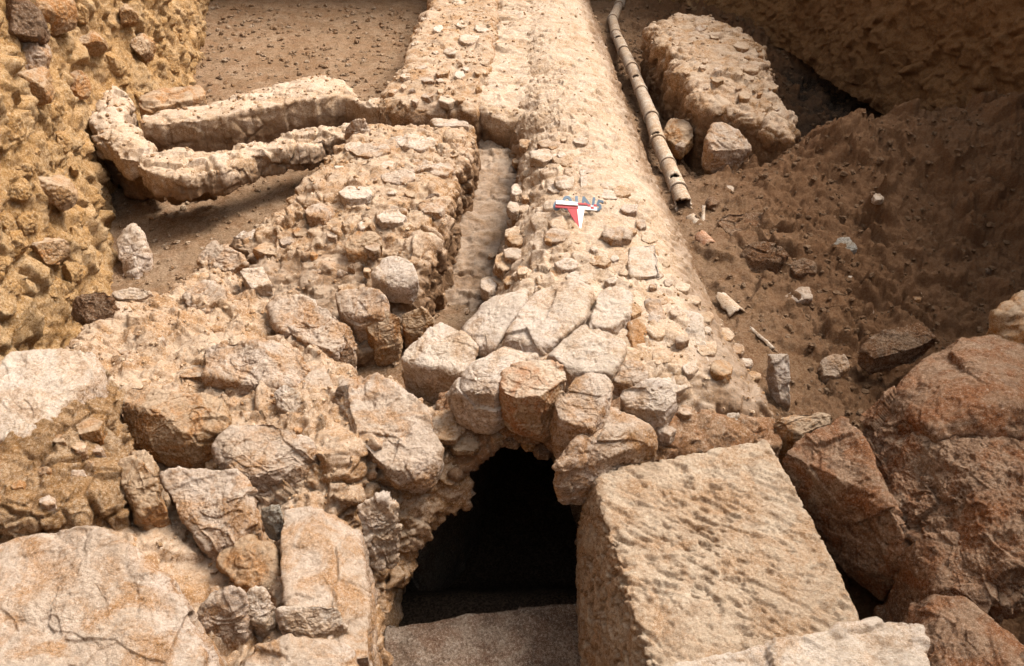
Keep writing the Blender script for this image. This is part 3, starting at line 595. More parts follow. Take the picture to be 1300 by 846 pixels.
# left foreground rubble
mass('collapsed_masonry', [(70,446,-.2),(110,405,-.3),(150,378,-.32),(205,366,-.34),(245,330,-.36),(300,296,-.4),(345,292,-.42),(392,318,-.42),(415,380,-.4),(430,440,-.42),(452,476,-.3),(500,484,-.25),(548,510,-.22),(585,560,-.3),(596,596,-.42),(565,645,-.6),(526,698,-.8),(487,750,-1.0),(487,860,-.9),(470,930,-.5),(-80,930,-.1),(-80,470,-.1)],
     [(90,440,-.22),(150,385,-.34),(210,375,-.36),(300,305,-.42),(390,330,-.42),(260,440,-.27),(400,440,-.42),(430,480,-.32),(480,500,-.24),(350,520,-.24),(450,570,-.22),(540,520,-.22),(570,570,-.34),(540,630,-.52),(500,700,-.74),(478,690,-.58),(488,760,-.95),(485,860,-1.0),(450,640,-.36),(420,760,-.40),(420,700,-.38),(345,690,-.42),
      (200,575,-.36),(60,470,-.12),(-40,600,-.1),(100,620,-.25),(190,670,-.34),(300,700,-.46),(330,640,-.40),(240,600,-.36),(262,760,-.42),(200,760,-.3),(330,800,-.42),(0,850,-.1),(400,900,-.4)],
     -1.45, 'rubble', 'collapsed mortared masonry with embedded stones in the left foreground', 'rubble masonry', cell=6, camp=.055, seed=11, vox=.0105, ragged=.025, void=([(-.66,2.44),(.3,2.2),(.3,3.6),(-.66,3.6)], .13))

walls = {o['label'][:4]: o for o in C.objects if o.get('label') and o.name.split('.')[0] in ('foundation_wall',)}
cm = bpy.data.objects['collapsed_masonry']; fragm = bpy.data.objects['wall_fragment']
stud(walls['near'], [(450,172),(590,172),(560,270),(545,330),(500,410),(440,440),(400,400),(320,320),(380,255),(420,210)], 34, 6, 21, ['rubble', 'lime', 'limepale', 'ochre'], 3)
stud(walls['far '], [(485,132),(508,92),(545,-10),(628,-10),(620,90),(600,135)], 34, 5, 15, ['rubble', 'lime', 'limepale'], 4)
stud(fragm, [(835,35),(900,24),(970,60),(1000,120),(1012,155),(930,130),(872,105),(850,70)], 26, 4, 13, ['rubble', 'lime', 'ochre'], 5)
stud(cm, [(95,440),(160,385),(300,305),(390,330),(400,430),(450,490),(430,560),(440,640),(350,640),(330,720),(345,840),(260,760),(200,650),(120,470)], 48, 8, 34, ['rubble', 'lime', 'ochre'], 6, lift=-.004)
# ================================================================== THE BIG FOREGROUND STONES
rock('ashlar_block', 'large tooled rectangular ashlar block right of the opening', [(750,603,-.25),(860,577,-.24),(974,556,-.24),(1030,650,-.24),(1096,788,-.25),(1110,830,-.27),(860,905,-.27),(826,850,-.27),(786,720,-.25)],
     [(733,640,-.42),(729,775,-1.15),(742,870,-1.15),(742,930,-1.1),(1100,930,-1.0)], .85, 'ashlar', 8, p=60, cuts=5, cutdepth=(.93, .99), seed=21, chisel=True, cat='stone block', low_amp=.02)
rock('threshold_slab', 'moist grey brown slab lying across the bottom of the opening', [(488,800,-1.06),(600,781,-1.05),(745,764,-1.04),(760,900,-1.05),(480,960,-1.08)], (), .3, 'sill', 7, p=50, cuts=0, seed=22, cat='stone slab', rough=.7)
rock('foreground_slab', 'pale flat slab cut by the bottom edge, leaning on the tooled block', [(862,842,-.06),(1000,812,-.04),(1140,784,-.03),(1162,792,-.04),(1190,870,-.06),(1180,960,-.1),(860,960,-.1),(800,868,-.08)], (), .2, 'limepale', 7, p=40, cuts=3, seed=23, cat='stone slab')
rock('jamb_block', 'squared block forming the left jamb of the opening', [(358,646,-.24),(400,640,-.23),(444,644,-.24),(456,690,-.26),(466,745,-.28),(470,830,-.32),(385,850,-.3),(356,720,-.26)], [(482,758,-.85),(487,850,-.95),(486,930,-1.0)], .8, 'lime', 7, p=60, cuts=4, seed=24, cat='stone block')
# right side
rock('boulder', 'reddish brown slab leaning beside the dark cleft, right of the tooled block', [(993,574,-.22),(1014,554,-.18),(1068,528,-.10),(1100,556,-.06),(1126,636,-.12),(1158,704,-.26)], [(1094,746,-.60),(1150,716,-.46),(1040,650,-.40)], .4, 'red', 7, p=34, cuts=3, seed=31, cat='boulder')
rock('boulder', 'huge red brown boulder with whitish lime patches at the right edge', [(1092,528,-.08),(1110,506,-.02),(1140,494,.02),(1210,500,.06),(1330,530,.14),(1360,700,.08),(1290,750,-.02),(1215,712,-.10),(1172,684,-.2),(1138,630,-.16),(1108,570,-.12)], [(1200,745,-.45),(1170,705,-.4)], .6, 'red', 8, p=22, cuts=16, seed=32, cat='boulder', rough=2.0, low_amp=.07, cutdepth=(.78, .95))
rock('boulder', 'dark red boulder with a domed upper edge above the huge one', [(1124,502,-.0),(1150,466,.08),(1178,436,.12),(1225,424,.14),(1262,416,.14),(1330,440,.18),(1330,530,.22),(1262,500,.24),(1230,535,.2),(1192,552,.12),(1150,530,.04)], (), .7, 'red', 7, p=16, cuts=7, seed=33, cat='boulder')
rock('boulder', 'rounded orange brown boulder at the right edge, topmost of the pile', [(1262,398,.24),(1276,374,.3),(1300,358,.32),(1345,350,.32),(1350,440,.2),(1300,446,.14),(1276,430,.16)], (), .7, 'ochre', 6, p=12, cuts=6, seed=34, cat='boulder')
rock('boulder', 'squat brown boulder in the lower right corner', [(1150,764,-.18),(1172,752,-.1),(1230,756,-.04),(1300,790,.02),(1360,850,.05),(1340,960,0),(1200,940,-.1),(1180,850,-.2)], (), .8, 'red', 7, p=16, cuts=8, seed=35, cat='boulder')
rock('boulder', 'lumpy brown boulder between the huge boulder and the corner one', [(1155,690,-.2),(1175,672,-.12),(1240,680,-.06),(1275,720,-.04),(1260,790,-.12),(1200,770,-.2),(1160,730,-.28)], (), .6, 'red', 7, p=14, cuts=8, seed=36, cat='boulder')
rock('stone', 'small upright brown stone wedged over the dark cleft', [(1116,654,-.2),(1140,650,-.16),(1156,668,-.18),(1152,700,-.3),(1130,708,-.36)], (), .2, 'red', 6, seed=37)
rock('stone', 'ochre broken block between the tooled block and the reddish boulders', [(984,532,-.3),(1010,520,-.28),(1062,522,-.3),(1060,536,-.34),(1018,552,-.36),(990,548,-.36)], (), .3, 'ochre', 6, seed=38)
# left side
rock('boulder', 'largest pale rough boulder in the lower left corner', [(-60,700,.02),(20,668,.04),(100,650,.08),(150,668,.1),(198,700,.08),(236,760,.02),(262,812,-.04),(258,930,-.08),(-80,940,.0)], [(262,870,-.4)], .5, 'lime', 8, p=16, cuts=9, seed=51, cat='boulder', rough=.9)
rock('stone_block', 'block with a smooth flat pinkish top at the left edge', [(-30,500,.1),(14,446,.13),(70,442,.14),(120,443,.14),(126,456,.12),(84,512,.06),(40,556,.03),(-10,560,.02)], [(150,560,-.25),(60,600,-.2),(150,500,-.2),(30,610,-.2)], .35, 'limepale', 7, p=40, cuts=2, seed=52, cat='stone block', rough=.6, low_amp=.03)
mass('earth_clump', [(-60,600,-.1),(40,555,-.05),(88,512,0),(128,465,.02),(146,490,-.02),(158,545,-.08),(168,590,-.15),(150,640,-.15),(60,660,-.1),(-60,680,-.1)],
     [(0,600,.0),(80,540,.02),(128,480,.05),(150,560,-.12),(150,640,-.16),(50,650,-.06)], -.6, 'clump', 'clump of crumbly ochre earth stuck below the flat topped block', 'earth clump', cell=7, camp=.05, seed=53, vox=.009, ragged=.03)
stud(bpy.data.objects['earth_clump'], [(5,570),(80,530),(130,480),(150,540),(150,630),(20,650)], 9, 8, 24, ['ochre', 'rubble', 'lime'], 8)
rock('stone', 'broken stone with a dark shaded left face, below the flat topped block', [(148,508,-.1),(165,488,-.06),(208,496,-.04),(262,492,-.04),(284,510,-.06),(284,545,-.12),(240,552,-.1),(195,520,-.06)], [(160,565,-.3),(222,594,-.34),(268,570,-.28)], .3, 'ochre', 7, p=26, cuts=5, seed=54)
rock('stone', 'broad stone with a pale ledge and ochre front, right of the broken stone', [(270,566,-.14),(300,540,-.1),(345,534,-.1),(396,556,-.14),(402,584,-.2),(360,596,-.18),(320,602,-.18),(280,590,-.18)], [(284,604,-.28),(332,640,-.38),(380,626,-.36)], .3, 'lime', 7, p=20, cuts=6, seed=55)
rock('stone_block', 'squared block with a crusted white face in front of the two broken stones', [(200,598,-.16),(250,592,-.14),(306,594,-.14),(322,610,-.16),(328,650,-.22),(300,690,-.3),(262,700,-.34),(225,650,-.24)], [(268,712,-.42),(318,690,-.42)], .35, 'lime', 7, p=24, cuts=5, seed=56, cat='stone block')
rock('stone', 'elongated ochre wedge stone left of the squared crusted block', [(146,585,-.1),(166,572,-.06),(196,600,-.1),(206,632,-.16),(180,650,-.2),(158,620,-.16)], [(170,665,-.3)], .25, 'ochre', 6, seed=57)
rock('stone', 'rounded stone behind the elongated ochre wedge', [(164,570,-.12),(182,566,-.1),(198,584,-.12),(196,604,-.16),(178,600,-.14)], (), .15, 'ochre', 5, seed=58, p=12)
rock('stone', 'small bluish grey stone on top of the jamb masonry', [(330,644,-.2),(356,640,-.18),(359,652,-.2),(348,668,-.26),(332,662,-.26)], (), .12, 'greystone', 5, seed=59)
rock('stone', 'peaked stone at the bottom left, right of the largest boulder', [(250,770,-.2),(270,742,-.14),(295,734,-.12),(312,750,-.16),(306,776,-.24),(270,786,-.26)], [(262,850,-.5),(310,850,-.5)], .3, 'lime', 6, seed=60)
rock('stone', 'thin pale stone beside the peaked stone', [(312,752,-.22),(330,745,-.2),(345,760,-.24),(335,790,-.3),(316,786,-.3)], (), .25, 'limepale', 6, seed=61)
rock('stone', 'wide low stone at the bottom edge under the jamb block', [(300,828,-.26),(350,812,-.22),(420,806,-.24),(455,820,-.3),(450,900,-.3),(300,910,-.3)], (), .3, 'lime', 6, seed=62)
rock('stone', 'lumpy stone on the jamb masonry near the bottom edge', [(350,775,-.22),(385,765,-.18),(430,770,-.2),(446,790,-.26),(400,806,-.26),(355,800,-.28)], (), .2, 'limepale', 6, seed=63, p=12)
rock('stone', 'brown soil covered stone between crusted block and jamb block', [(268,706,-.36),(320,680,-.3),(345,690,-.28),(358,740,-.34),(310,746,-.36)], (), .25, 'ochre', 6, seed=64)
rock('stone', 'white crusted lumpy stone on the left edge of the opening', [(452,640,-.3),(478,625,-.26),(505,640,-.32),(508,668,-.44),(490,700,-.56),(462,690,-.46)], (), .2, 'limepale', 6, seed=65, p=12, rough=1.6)
rock('stone', 'smooth slanting mortar covered slab left of the arch', [(432,486,-.22),(474,476,-.18),(520,498,-.16),(550,520,-.16),(560,570,-.24),(548,612,-.34),(500,606,-.28),(455,560,-.2)], (), .12, 'lime', 7, seed=66, p=34, cuts=6, rough=1.1)
rock('stone', 'long stone with an ochre hollow in the middle of the collapsed masonry', [(255,440,-.2),(300,428,-.16),(360,440,-.18),(392,462,-.24),(380,490,-.26),(310,486,-.22),(262,478,-.22)], [(330,505,-.32)], .2, 'lime', 7, seed=67, p=18, rough=1.4)
rock('stone', 'layered pale stone at the edge of the hollow near the wall', [(338,384,-.28),(370,376,-.26),(420,392,-.28),(444,408,-.32),(446,432,-.36),(420,444,-.36),(360,424,-.32)], [(440,466,-.5),(400,452,-.44)], .25, 'lime', 7, seed=68, rough=1.5)
rock('stone', 'brown tipped stone hanging over the hollow beside the layered stone', [(412,438,-.36),(436,420,-.33),(448,440,-.38),(440,462,-.46),(418,462,-.46)], (), .15, 'brownstone', 6, seed=69)
rock('stone', 'small oval pale stone on the collapsed masonry', [(346,498,-.2),(362,488,-.17),(380,496,-.18),(385,514,-.22),(372,526,-.25),(352,516,-.24)], (), .1, 'limepale', 6, seed=70, p=10, cuts=3)
rock('stone', 'ochre pitted stone above the small oval one', [(386,462,-.26),(410,460,-.26),(424,490,-.26),(412,506,-.28),(384,494,-.26)], (), .15, 'lime', 6, seed=71)
rock('stone', 'white flat sided cubic stone near the earth trench', [(304,344,-.28),(334,338,-.27),(345,360,-.29),(319,366,-.3)], [(322,380,-.4),(345,374,-.39)], .12, 'limepale', 6, seed=72, p=40, cuts=1)
rock('stone', 'triangular topped stone with an ochre front at the edge of the trench', [(294,300,-.3),(322,289,-.27),(358,298,-.28),(356,308,-.3),(326,308,-.3)], [(310,322,-.45),(355,330,-.45)], .2, 'limepale', 6, seed=73, p=40, cuts=2)
rock('stone', 'rounded dusty stone behind the triangular topped one', [(332,288,-.3),(350,266,-.26),(372,272,-.27),(382,292,-.32),(360,302,-.34)], (), .2, 'lime', 6, seed=74, p=12)
rock('stone', 'pale angular stone left of the white cubic one', [(232,374,-.3),(256,352,-.26),(284,364,-.27),(292,388,-.3),(262,396,-.32),(240,392,-.33)], (), .15, 'lime', 6, seed=75)
rock('stone', 'jagged ochre stone at the corner of the masonry by the trench', [(250,332,-.38),(270,306,-.3),(300,312,-.3),(316,334,-.33),(286,345,-.36)], (), .2, 'lime', 6, seed=76, rough=1.5)
rock('stone', 'dark reddish brown stone resting below the left bank', [(88,386,-.22),(104,370,-.15),(132,366,-.14),(146,378,-.18),(142,398,-.26),(110,408,-.28)], (), .14, 'brownstone', 6, seed=77)
rock('stone', 'white flat stone next to the dark reddish one', [(142,372,-.3),(172,364,-.28),(194,372,-.3),(178,380,-.32),(150,380,-.32)], (), .06, 'limepale', 5, seed=78)
rock('stone', 'smooth whitish oval stone bulging from the broken end of the wall', [(470,346,-.16),(484,326,-.1),(502,320,-.08),(526,332,-.1),(532,352,-.14),(520,366,-.2),(490,362,-.2)], (), .16, 'limepale', 6, seed=79, p=10, cuts=4, rough=.6)
rock('stone', 'brown angular stone above the whitish oval one', [(436,306,-.16),(452,290,-.12),(480,296,-.12),(486,312,-.16),(466,324,-.2),(440,322,-.2)], (), .16, 'ochre', 6, seed=80)
rock('stone', 'pale stone left of the whitish oval one, over the hollow', [(425,372,-.24),(460,362,-.2),(494,374,-.22),(490,396,-.28),(452,404,-.3),(432,396,-.3)], (), .2, 'lime', 6, seed=81)
rock('stone', 'ochre stone low in the broken wall end above the hollow', [(462,412,-.36),(490,392,-.28),(510,402,-.3),(508,430,-.42),(478,436,-.44)], (), .2, 'ochre', 6, seed=82)
rock('stone', 'ochre stone at the right foot of the broken wall end', [(510,396,-.34),(536,388,-.3),(548,404,-.38),(538,424,-.46),(514,424,-.46)], (), .2, 'ochre', 6, seed=83)
rock('stone', 'flat brown chip beside the left foot of the arch', [(508,470,-.36),(530,468,-.34),(552,486,-.36),(540,492,-.38),(516,486,-.4)], (), .08, 'ochre', 5, seed=84)
rock('stone', 'pale flat stone on the far corner of the near wall', [(546,152,-.1),(574,150,-.1),(594,154,-.1),(596,160,-.12),(552,160,-.12)], (), .08, 'limepale', 5, seed=85)
rock('stone', 'upright jagged stone where gutter and near wall meet', [(436,168,-.16),(448,150,-.02),(462,148,.0),(470,168,-.1),(452,176,-.16)], (), .2, 'lime', 6, seed=86)
rock('stone', 'whitish weathered stone leaning on the foot of the left bank', [(152,300,-.6),(164,280,-.5),(180,290,-.52),(186,325,-.66),(172,352,-.76),(154,345,-.76)], (), .2, 'limepale', 6, seed=87, p=10)
# stones in the near wall top
for k, (x, y, rx, ry, z, lab) in enumerate([(470,190,28,10,-.08,'pale slab on the near wall by its far left corner'),(530,180,30,10,-.1,'pale stone on the near wall in its far half'),(505,225,24,10,-.07,'dusty stone in the middle of the near wall top'),
     (452,245,24,11,-.07,'low stone on the left half of the near wall top'),(548,262,22,11,-.1,'pale block at the gully edge of the near wall'),(405,268,22,10,-.14,'stone at the left edge of the near wall top'),(498,275,20,10,-.1,'rounded stone over the broken wall end'),(560,215,20,10,-.1,'stone on the gully side of the near wall')]):
    r_ = random.Random(k+90); a0 = r_.random()*6
    pts = [(x+rx*math.cos(a0+i)*r_.uniform(.8, 1.1), y+ry*math.sin(a0+i)*r_.uniform(.8, 1.1), z+r_.uniform(0, .03)) for i in range(6)]
    rock('stone', lab, pts, (), .1, r_.choice(['lime', 'limepale']), 6, seed=120+k, p=16)
# right floor
rock('boulder', 'boulder with a pale rough top in front of the wall fragment', [(896,176,-.25),(904,158,-.18),(926,153,-.16),(946,166,-.2),(955,184,-.28),(930,190,-.28),(905,190,-.28)], [(900,212,-.46),(948,206,-.45)], .3, 'lime', 6, seed=141, cat='boulder')
rock('stone', 'low flat earth covered stone, farther of two near the pipe end', [(908,282,-.42),(924,268,-.38),(962,268,-.38),(988,280,-.42),(984,296,-.46),(930,302,-.46)], (), .12, 'brownstone', 6, seed=142, p=12)
rock('stone', 'brown stone with a shaded hollow, nearer of two near the pipe end', [(936,322,-.44),(954,306,-.36),(984,308,-.36),(1002,320,-.42),(990,334,-.46),(960,330,-.44)], [(950,348,-.55)], .2, 'brownstone', 6, seed=143)
rock('stone', 'pale flat chip on the dark floor right of the vault', [(995,376,-.54),(1016,364,-.5),(1028,364,-.5),(1034,378,-.53),(1012,382,-.54)], (), .05, 'lime', 5, seed=144)
rock('stone', 'rounded pale stone in the hollow above the right boulders', [(1040,460,-.55),(1052,448,-.5),(1074,450,-.5),(1082,464,-.54),(1060,478,-.58),(1042,476,-.58)], (), .12, 'lime', 6, seed=145, p=12)
rock('stone', 'dark brown slab lying behind the domed red boulder', [(1092,442,-.5),(1120,420,-.42),(1165,409,-.38),(1196,424,-.42),(1170,440,-.46),(1110,456,-.52)], (), .15, 'brownstone', 6, seed=146, p=30, cuts=3)
rock('stone', 'crumbly grey clod in the middle of the right floor', [(1056,312,-.5),(1066,300,-.45),(1082,302,-.45),(1088,316,-.5),(1070,322,-.52)], (), .08, 'greystone', 5, seed=147)
rock('stone', 'brown lump on the floor between the two pipe end stones and the grey clod', [(1000,336,-.5),(1020,326,-.45),(1040,332,-.46),(1036,346,-.52),(1010,348,-.52)], (), .12, 'brownstone', 5, seed=148)
rock('stone', 'upright pale slab at the right foot of the vault', [(976,450,-.3),(1002,449,-.28),(1004,458,-.3),(1004,514,-.5),(990,505,-.48),(982,465,-.34)], (), .15, 'limepale', 6, seed=149, p=30, cuts=2)
rock('stone', 'small pinkish pebble on the right shoulder of the vault', [(886,526,-.26),(896,516,-.22),(908,520,-.22),(910,534,-.26),(898,540,-.28)], (), .07, 'ochre', 5, seed=150)
rock('stone', 'small pale pebble just right of the pinkish one', [(917,540,-.28),(924,522,-.24),(938,524,-.24),(940,542,-.3),(928,550,-.3)], (), .07, 'limepale', 5, seed=151)
rock('stone', 'small pebble left of the pinkish one beside the mortar lump', [(868,500,-.2),(885,492,-.18),(902,496,-.2),(896,508,-.24),(874,510,-.24)], (), .07, 'limepale', 5, seed=152)
rock('stone', 'tiny stone with a black shadow beside the clay pipe', [(857,184,-.42),(864,180,-.4),(870,182,-.4),(868,188,-.43)], (), .05, 'lime', 5, seed=153)
rock('stone', 'ochre clod under the left side of the wall fragment', [(838,170,-.5),(850,150,-.4),(870,150,-.38),(882,172,-.45),(866,188,-.5)], (), .15, 'ochre', 5, seed=154)
for k, (x, y, s, mt, lab) in enumerate([(1115,250,7,'limepale','whitish chip on the dark slope right of the site'),(1104,396,6,'lime','tiny pale chip in the middle of the dark floor'),(1078,350,5,'limepale','small white flake near the grey clod'),(1120,345,5,'limepale','tiny white flake right of the grey clod'),
      (905,255,9,'brownstone','brown clod between pipe end and vault foot'),(925,240,8,'lime','pale clod just beyond the pipe end'),(968,190,8,'lime','small stone right of the pale topped boulder'),(975,212,8,'brownstone','brown clod on the near side of the pale topped boulder'),(1165,376,8,'ochre','pinkish clod above the green scrap'),(1255,340,8,'brownstone','dark clod in the shade of the right bank')]):
    r_ = random.Random(k+5); z = -.5+.02*r_.random()
    Xw, Yw, _ = P(x, y, -.5); z = float(interp(ctrl, np.array([Xw]), np.array([Yw]))[0])+.04
    pts = [(x+s*math.cos(i*1.05), y+s*.7*math.sin(i*1.05), z+r_.uniform(-.01, .01)) for i in range(6)]
    rock('stone', lab, pts, (), .05, mt, 5, seed=160+k)
# stones sticking out of the left bank
r_ = random.Random(4); BK = []
while len(BK) < 36:
    a_, b_ = r_.uniform(3, 250), r_.uniform(3, 400)
    if b_ > 400-a_*.2 or a_ > 265-b_*.45 and b_ > 90 or a_ > 250-.0*b_ or any(math.hypot(a_-q[0], b_-q[1]) < 26 for q in BK): continue
    if any(math.hypot(a_-x_, b_-y_) < 38 for x_, y_ in ((22,35),(60,15),(40,76),(38,110),(115,55),(180,60),(70,245),(60,320),(160,20),(95,110))): continue
    BK.append((a_, b_, r_.uniform(6, 15)*(1.25-.25*a_/250), r_.choice(['ochre', 'ochre', 'lime', 'brownstone'])))
for k, (x, y, s, D_, mt, lab) in enumerate([(22,35,30,.22,'brownstone','dark angular stone sticking out at the top left corner'),(60,15,28,.2,'ochre','ochre stone in the bank right of the dark corner stone'),(40,76,26,.2,'lime','pale brown stone jutting from the upper left bank'),(72,22,0,.2,'lime',''),(38,110,24,.16,'ochre','rounded stone under the jutting one in the left bank'),
      (115,55,17,.14,'ochre','tilted slab stone in the upper middle of the left bank'),(180,60,16,.12,'ochre','oval stone in the left bank above the gutter'),(70,245,26,.14,'ochre','long smooth stone in the middle of the left bank'),(60,320,22,.12,'ochre','brown stone low in the left bank'),(160,20,14,.1,'ochre','small stone near the upper edge of the left bank'),(95,110,15,.12,'ochre','fist sized stone in the bank left of the gutter curve')]+[(a_, b_, c_, .1, 'bank', 'small ochre stone half buried in the earth face of the left bank') for a_, b_, c_, m_ in BK]):
    if not s: continue
    gr_ = None if k < 11 else 'small stones in the face of the left bank'
    # meet the bank face: march along the ray
    best = None
    for t in np.linspace(3, 12, 900):
        dx, dy, dz = (x-650)/F, cp+sp*(423-y)/F, -sp+cp*(423-y)/F
        q = (dx*t, dy*t, H+dz*t); i = int(np.argmin((bx-q[0])**2+(by-q[1])**2))
        if by[i] < 12.5 and bx[i] < 0 and (q[0]-bx[i])*ox[i]+(q[1]-by[i])*oy[i] > .10*(q[2]+.85)-.02: best = (q, i); break
    if not best: continue
    q, i = best; r_ = random.Random(k); sz = s/F*math.dist(q, (0, 0, H))
    tv = Vector((tx[i], ty[i], 0)).normalized(); nv = Vector((-ox[i], -oy[i], 0)); uv = Vector((0, 0, 1)); pts = []
    S_, Fc = ico(6); rs = np.random.default_rng(k+300)
    Nn = rs.normal(size=(13, 3)); Nn /= np.linalg.norm(Nn, axis=1, keepdims=True); Dd = rs.uniform(.72, 1, 13)
    rr = 1/((np.maximum(S_@Nn.T/Dd, 1e-6)**20).sum(1)**(1/20)); rr = np.minimum(rr, 1.25)
    Vr = S_*rr[:, None]*np.array([sz, sz*.7, sz*.8]); Rm = np.array([[tv.x, nv.x, 0], [tv.y, nv.y, 0], [0, 0, 1]])
    a_ = rs.uniform(-.7, .7); Rt = np.array([[math.cos(a_), 0, -math.sin(a_)], [0, 1, 0], [math.sin(a_), 0, math.cos(a_)]])
    Vr = Vr@(Rm@Rt).T; Nr = normals(Vr, Fc); Vr = Vr+Nr*(.012*fbm(Vr+k, 14, 4)+.01*fbm(Vr+k, 30, 3, ridged=True))[:, None]
    if gr_: mk('embedded_stone', Vr+np.array(q)+np.array(nv)*(-.015), Fc, M[mt], bk); continue      # a part of the bank
    o = mk('embedded_stone', Vr+np.array(q)+np.array(nv)*.02, Fc, M[mt]); tag(o, lab, 'stone')

# ================================================================== CLAY PIPE
pipe = empty('clay_pipe', P(868, 250, -.5), 'line of jointed pale clay pipes lying along the right side of the vault', 'pipe')
pl = [(870,257,-.42),(863,238,-.42),(848,203,-.42),(837,176,-.42),(827,146,-.43),(815,112,-.44),(803,84,-.45),(792,62,-.46),(783,40,-.47),(777,22,-.48),(786,4,-.5),(796,-16,-.52)]
pw = [Vector(P(*q))+Vector((.008*math.sin(i*3.7), 0, -.04+.008*math.sin(i*2.3))) for i, q in enumerate(pl)]
holes = {1: (.30, .5), 5: (.45, .9), 3: (.1, 1.0), 7: (.6, 1.)}
def tube_seg(a, b_, r0, r1, hole, seed, broken_end=False):
    rs = np.random.default_rng(seed); ax = (b_-a); L_ = ax.length; ax.normalize(); sx_ = ax.cross(Vector((0, 0, 1))).normalized(); up = sx_.cross(ax)
    ns_, na = 44, 48; Vs_ = []; 
    for i in range(ns_+1):
        t = i/ns_; r_ = r0+(r1-r0)*t
        if t < .10: r_ += .007*(1-(t/.10)**4)           # the collar
        r_ += .0016*math.sin(t*40+seed)
        for j in range(na):
            A_ = j/na*2*math.pi; Vs_.append(a+ax*(t*L_*1.015)+sx_*math.cos(A_)*r_+up*math.sin(A_)*r_)
    fs = []
    for i in range(ns_):
        for j in range(na):
            t = (i+.5)/ns_; A_ = (j+.5)/na*2*math.pi
            if hole:
                da = (A_-math.pi/2-hole[1]*.4+math.pi) % (2*math.pi)-math.pi
                if ((t-hole[0])*L_/.045)**2+(da*r0/.040)**2+.25*math.sin(A_*7) < 1: continue
            if broken_end and t < .12+.14*math.sin(A_*2.3+1)+.05*math.sin(A_*9) and math.sin(A_) > -.2: continue
            fs.append((i*na+j, i*na+(j+1) % na, (i+1)*na+(j+1) % na, (i+1)*na+j))
    Vn = np.array(Vs_, np.float32); Vn += .003*np.stack([fbm(Vn, 12, 3, seed=seed+k) for k in range(3)], 1)
    o = mk('pipe_segment', Vn, np.array(fs), M['clay'], pipe); md = o.modifiers.new('s', 'SOLIDIFY'); md.thickness = .014; md.offset = -1
    return o
for i in range(len(pw)-1):
    tube_seg(pw[i], pw[i+1], .058+.003*math.sin(i*2.1), .051, holes.get(i), i+1, i == 0)
# broken pieces
def sherd(name, label, px, py, z, w_, l_, curve, rotz, tilt, mat, seed, cat='sherd'):
    n1, n2 = 16, 16; V = []; rs = np.random.default_rng(seed)
    for i in range(n1+1):
        for j in range(n2+1):
            u = i/n1-.5; v = j/n2-.5
            e = 1+.06*math.sin(5*math.atan2(v, u)+seed)+.05*math.sin(9*math.atan2(v, u)+seed*2)
            m_ = max(abs(u), abs(v))*2
            x = u*w_*(1-.3*v)*(1+(e-1)*m_); y = v*l_*(1+(e-1)*m_); V.append((x, y, -curve*(x/w_*2)**2))
    V = np.array(V); fs = [(i*(n2+1)+j, (i+1)*(n2+1)+j, (i+1)*(n2+1)+j+1, i*(n2+1)+j+1) for i in range(n1) for j in range(n2)]
    Mx = np.array((Matrix.Rotation(rotz, 3, 'Z') @ Matrix.Rotation(tilt, 3, 'X')))
    V = V@Mx.T+np.array(P(px, py, z)); V += .002*fbm(V, 30, 3)[:, None]
    o = mk(name, V, np.array(fs), M[mat]); md = o.modifiers.new('s', 'SOLIDIFY'); md.thickness = .012; md.offset = -1
    return tag(o, label, cat)
sherd('pipe_sherd', 'curved terracotta sherd with a broken rim below the pipe end', 897, 300, -.42, .13, .14, .04, .5, .2, 'terracotta', 1)
sherd('pipe_sherd', 'thin curved clay sherd just under the broken pipe end', 884, 278, -.46, .10, .16, .035, .3, .1, 'clay', 2)
sherd('pipe_sherd', 'narrow clay splinter standing right of the pipe end', 893, 272, -.45, .03, .2, .01, -.2, .3, 'clay', 3)
sherd('pipe_sherd', 'small terracotta splinter below the curved sherd', 910, 318, -.47, .04, .12, .01, -.6, .2, 'terracotta', 4)
sherd('pipe_sherd', 'pale forked clay sherd lying at the foot of the vault', 926, 382, -.46, .12, .2, .03, .45, .1, 'clay', 5)
sherd('pipe_sherd', 'thin clay splinter farther down the foot of the vault', 968, 428, -.5, .03, .2, .01, .6, .2, 'clay', 6)
sherd('green_scrap', 'small dark green scrap on the floor near the right bank', 1166, 396, -.72, .07, .05, .02, .3, .2, 'sill', 7, 'scrap')
bpy.data.objects['green_scrap'].data.materials[0] = flat('green plastic', (.02, .07, .05), .6)

# ================================================================== NORTH ARROW AND LETTERS
red = flat('red paint', (.30, .004, .006), .4); white = flat('white paint', (.66, .65, .63), .4); blk = flat('black paint', (.02, .02, .02), .5); greyp = flat('grey blue plastic', (.13, .18, .23), .4)
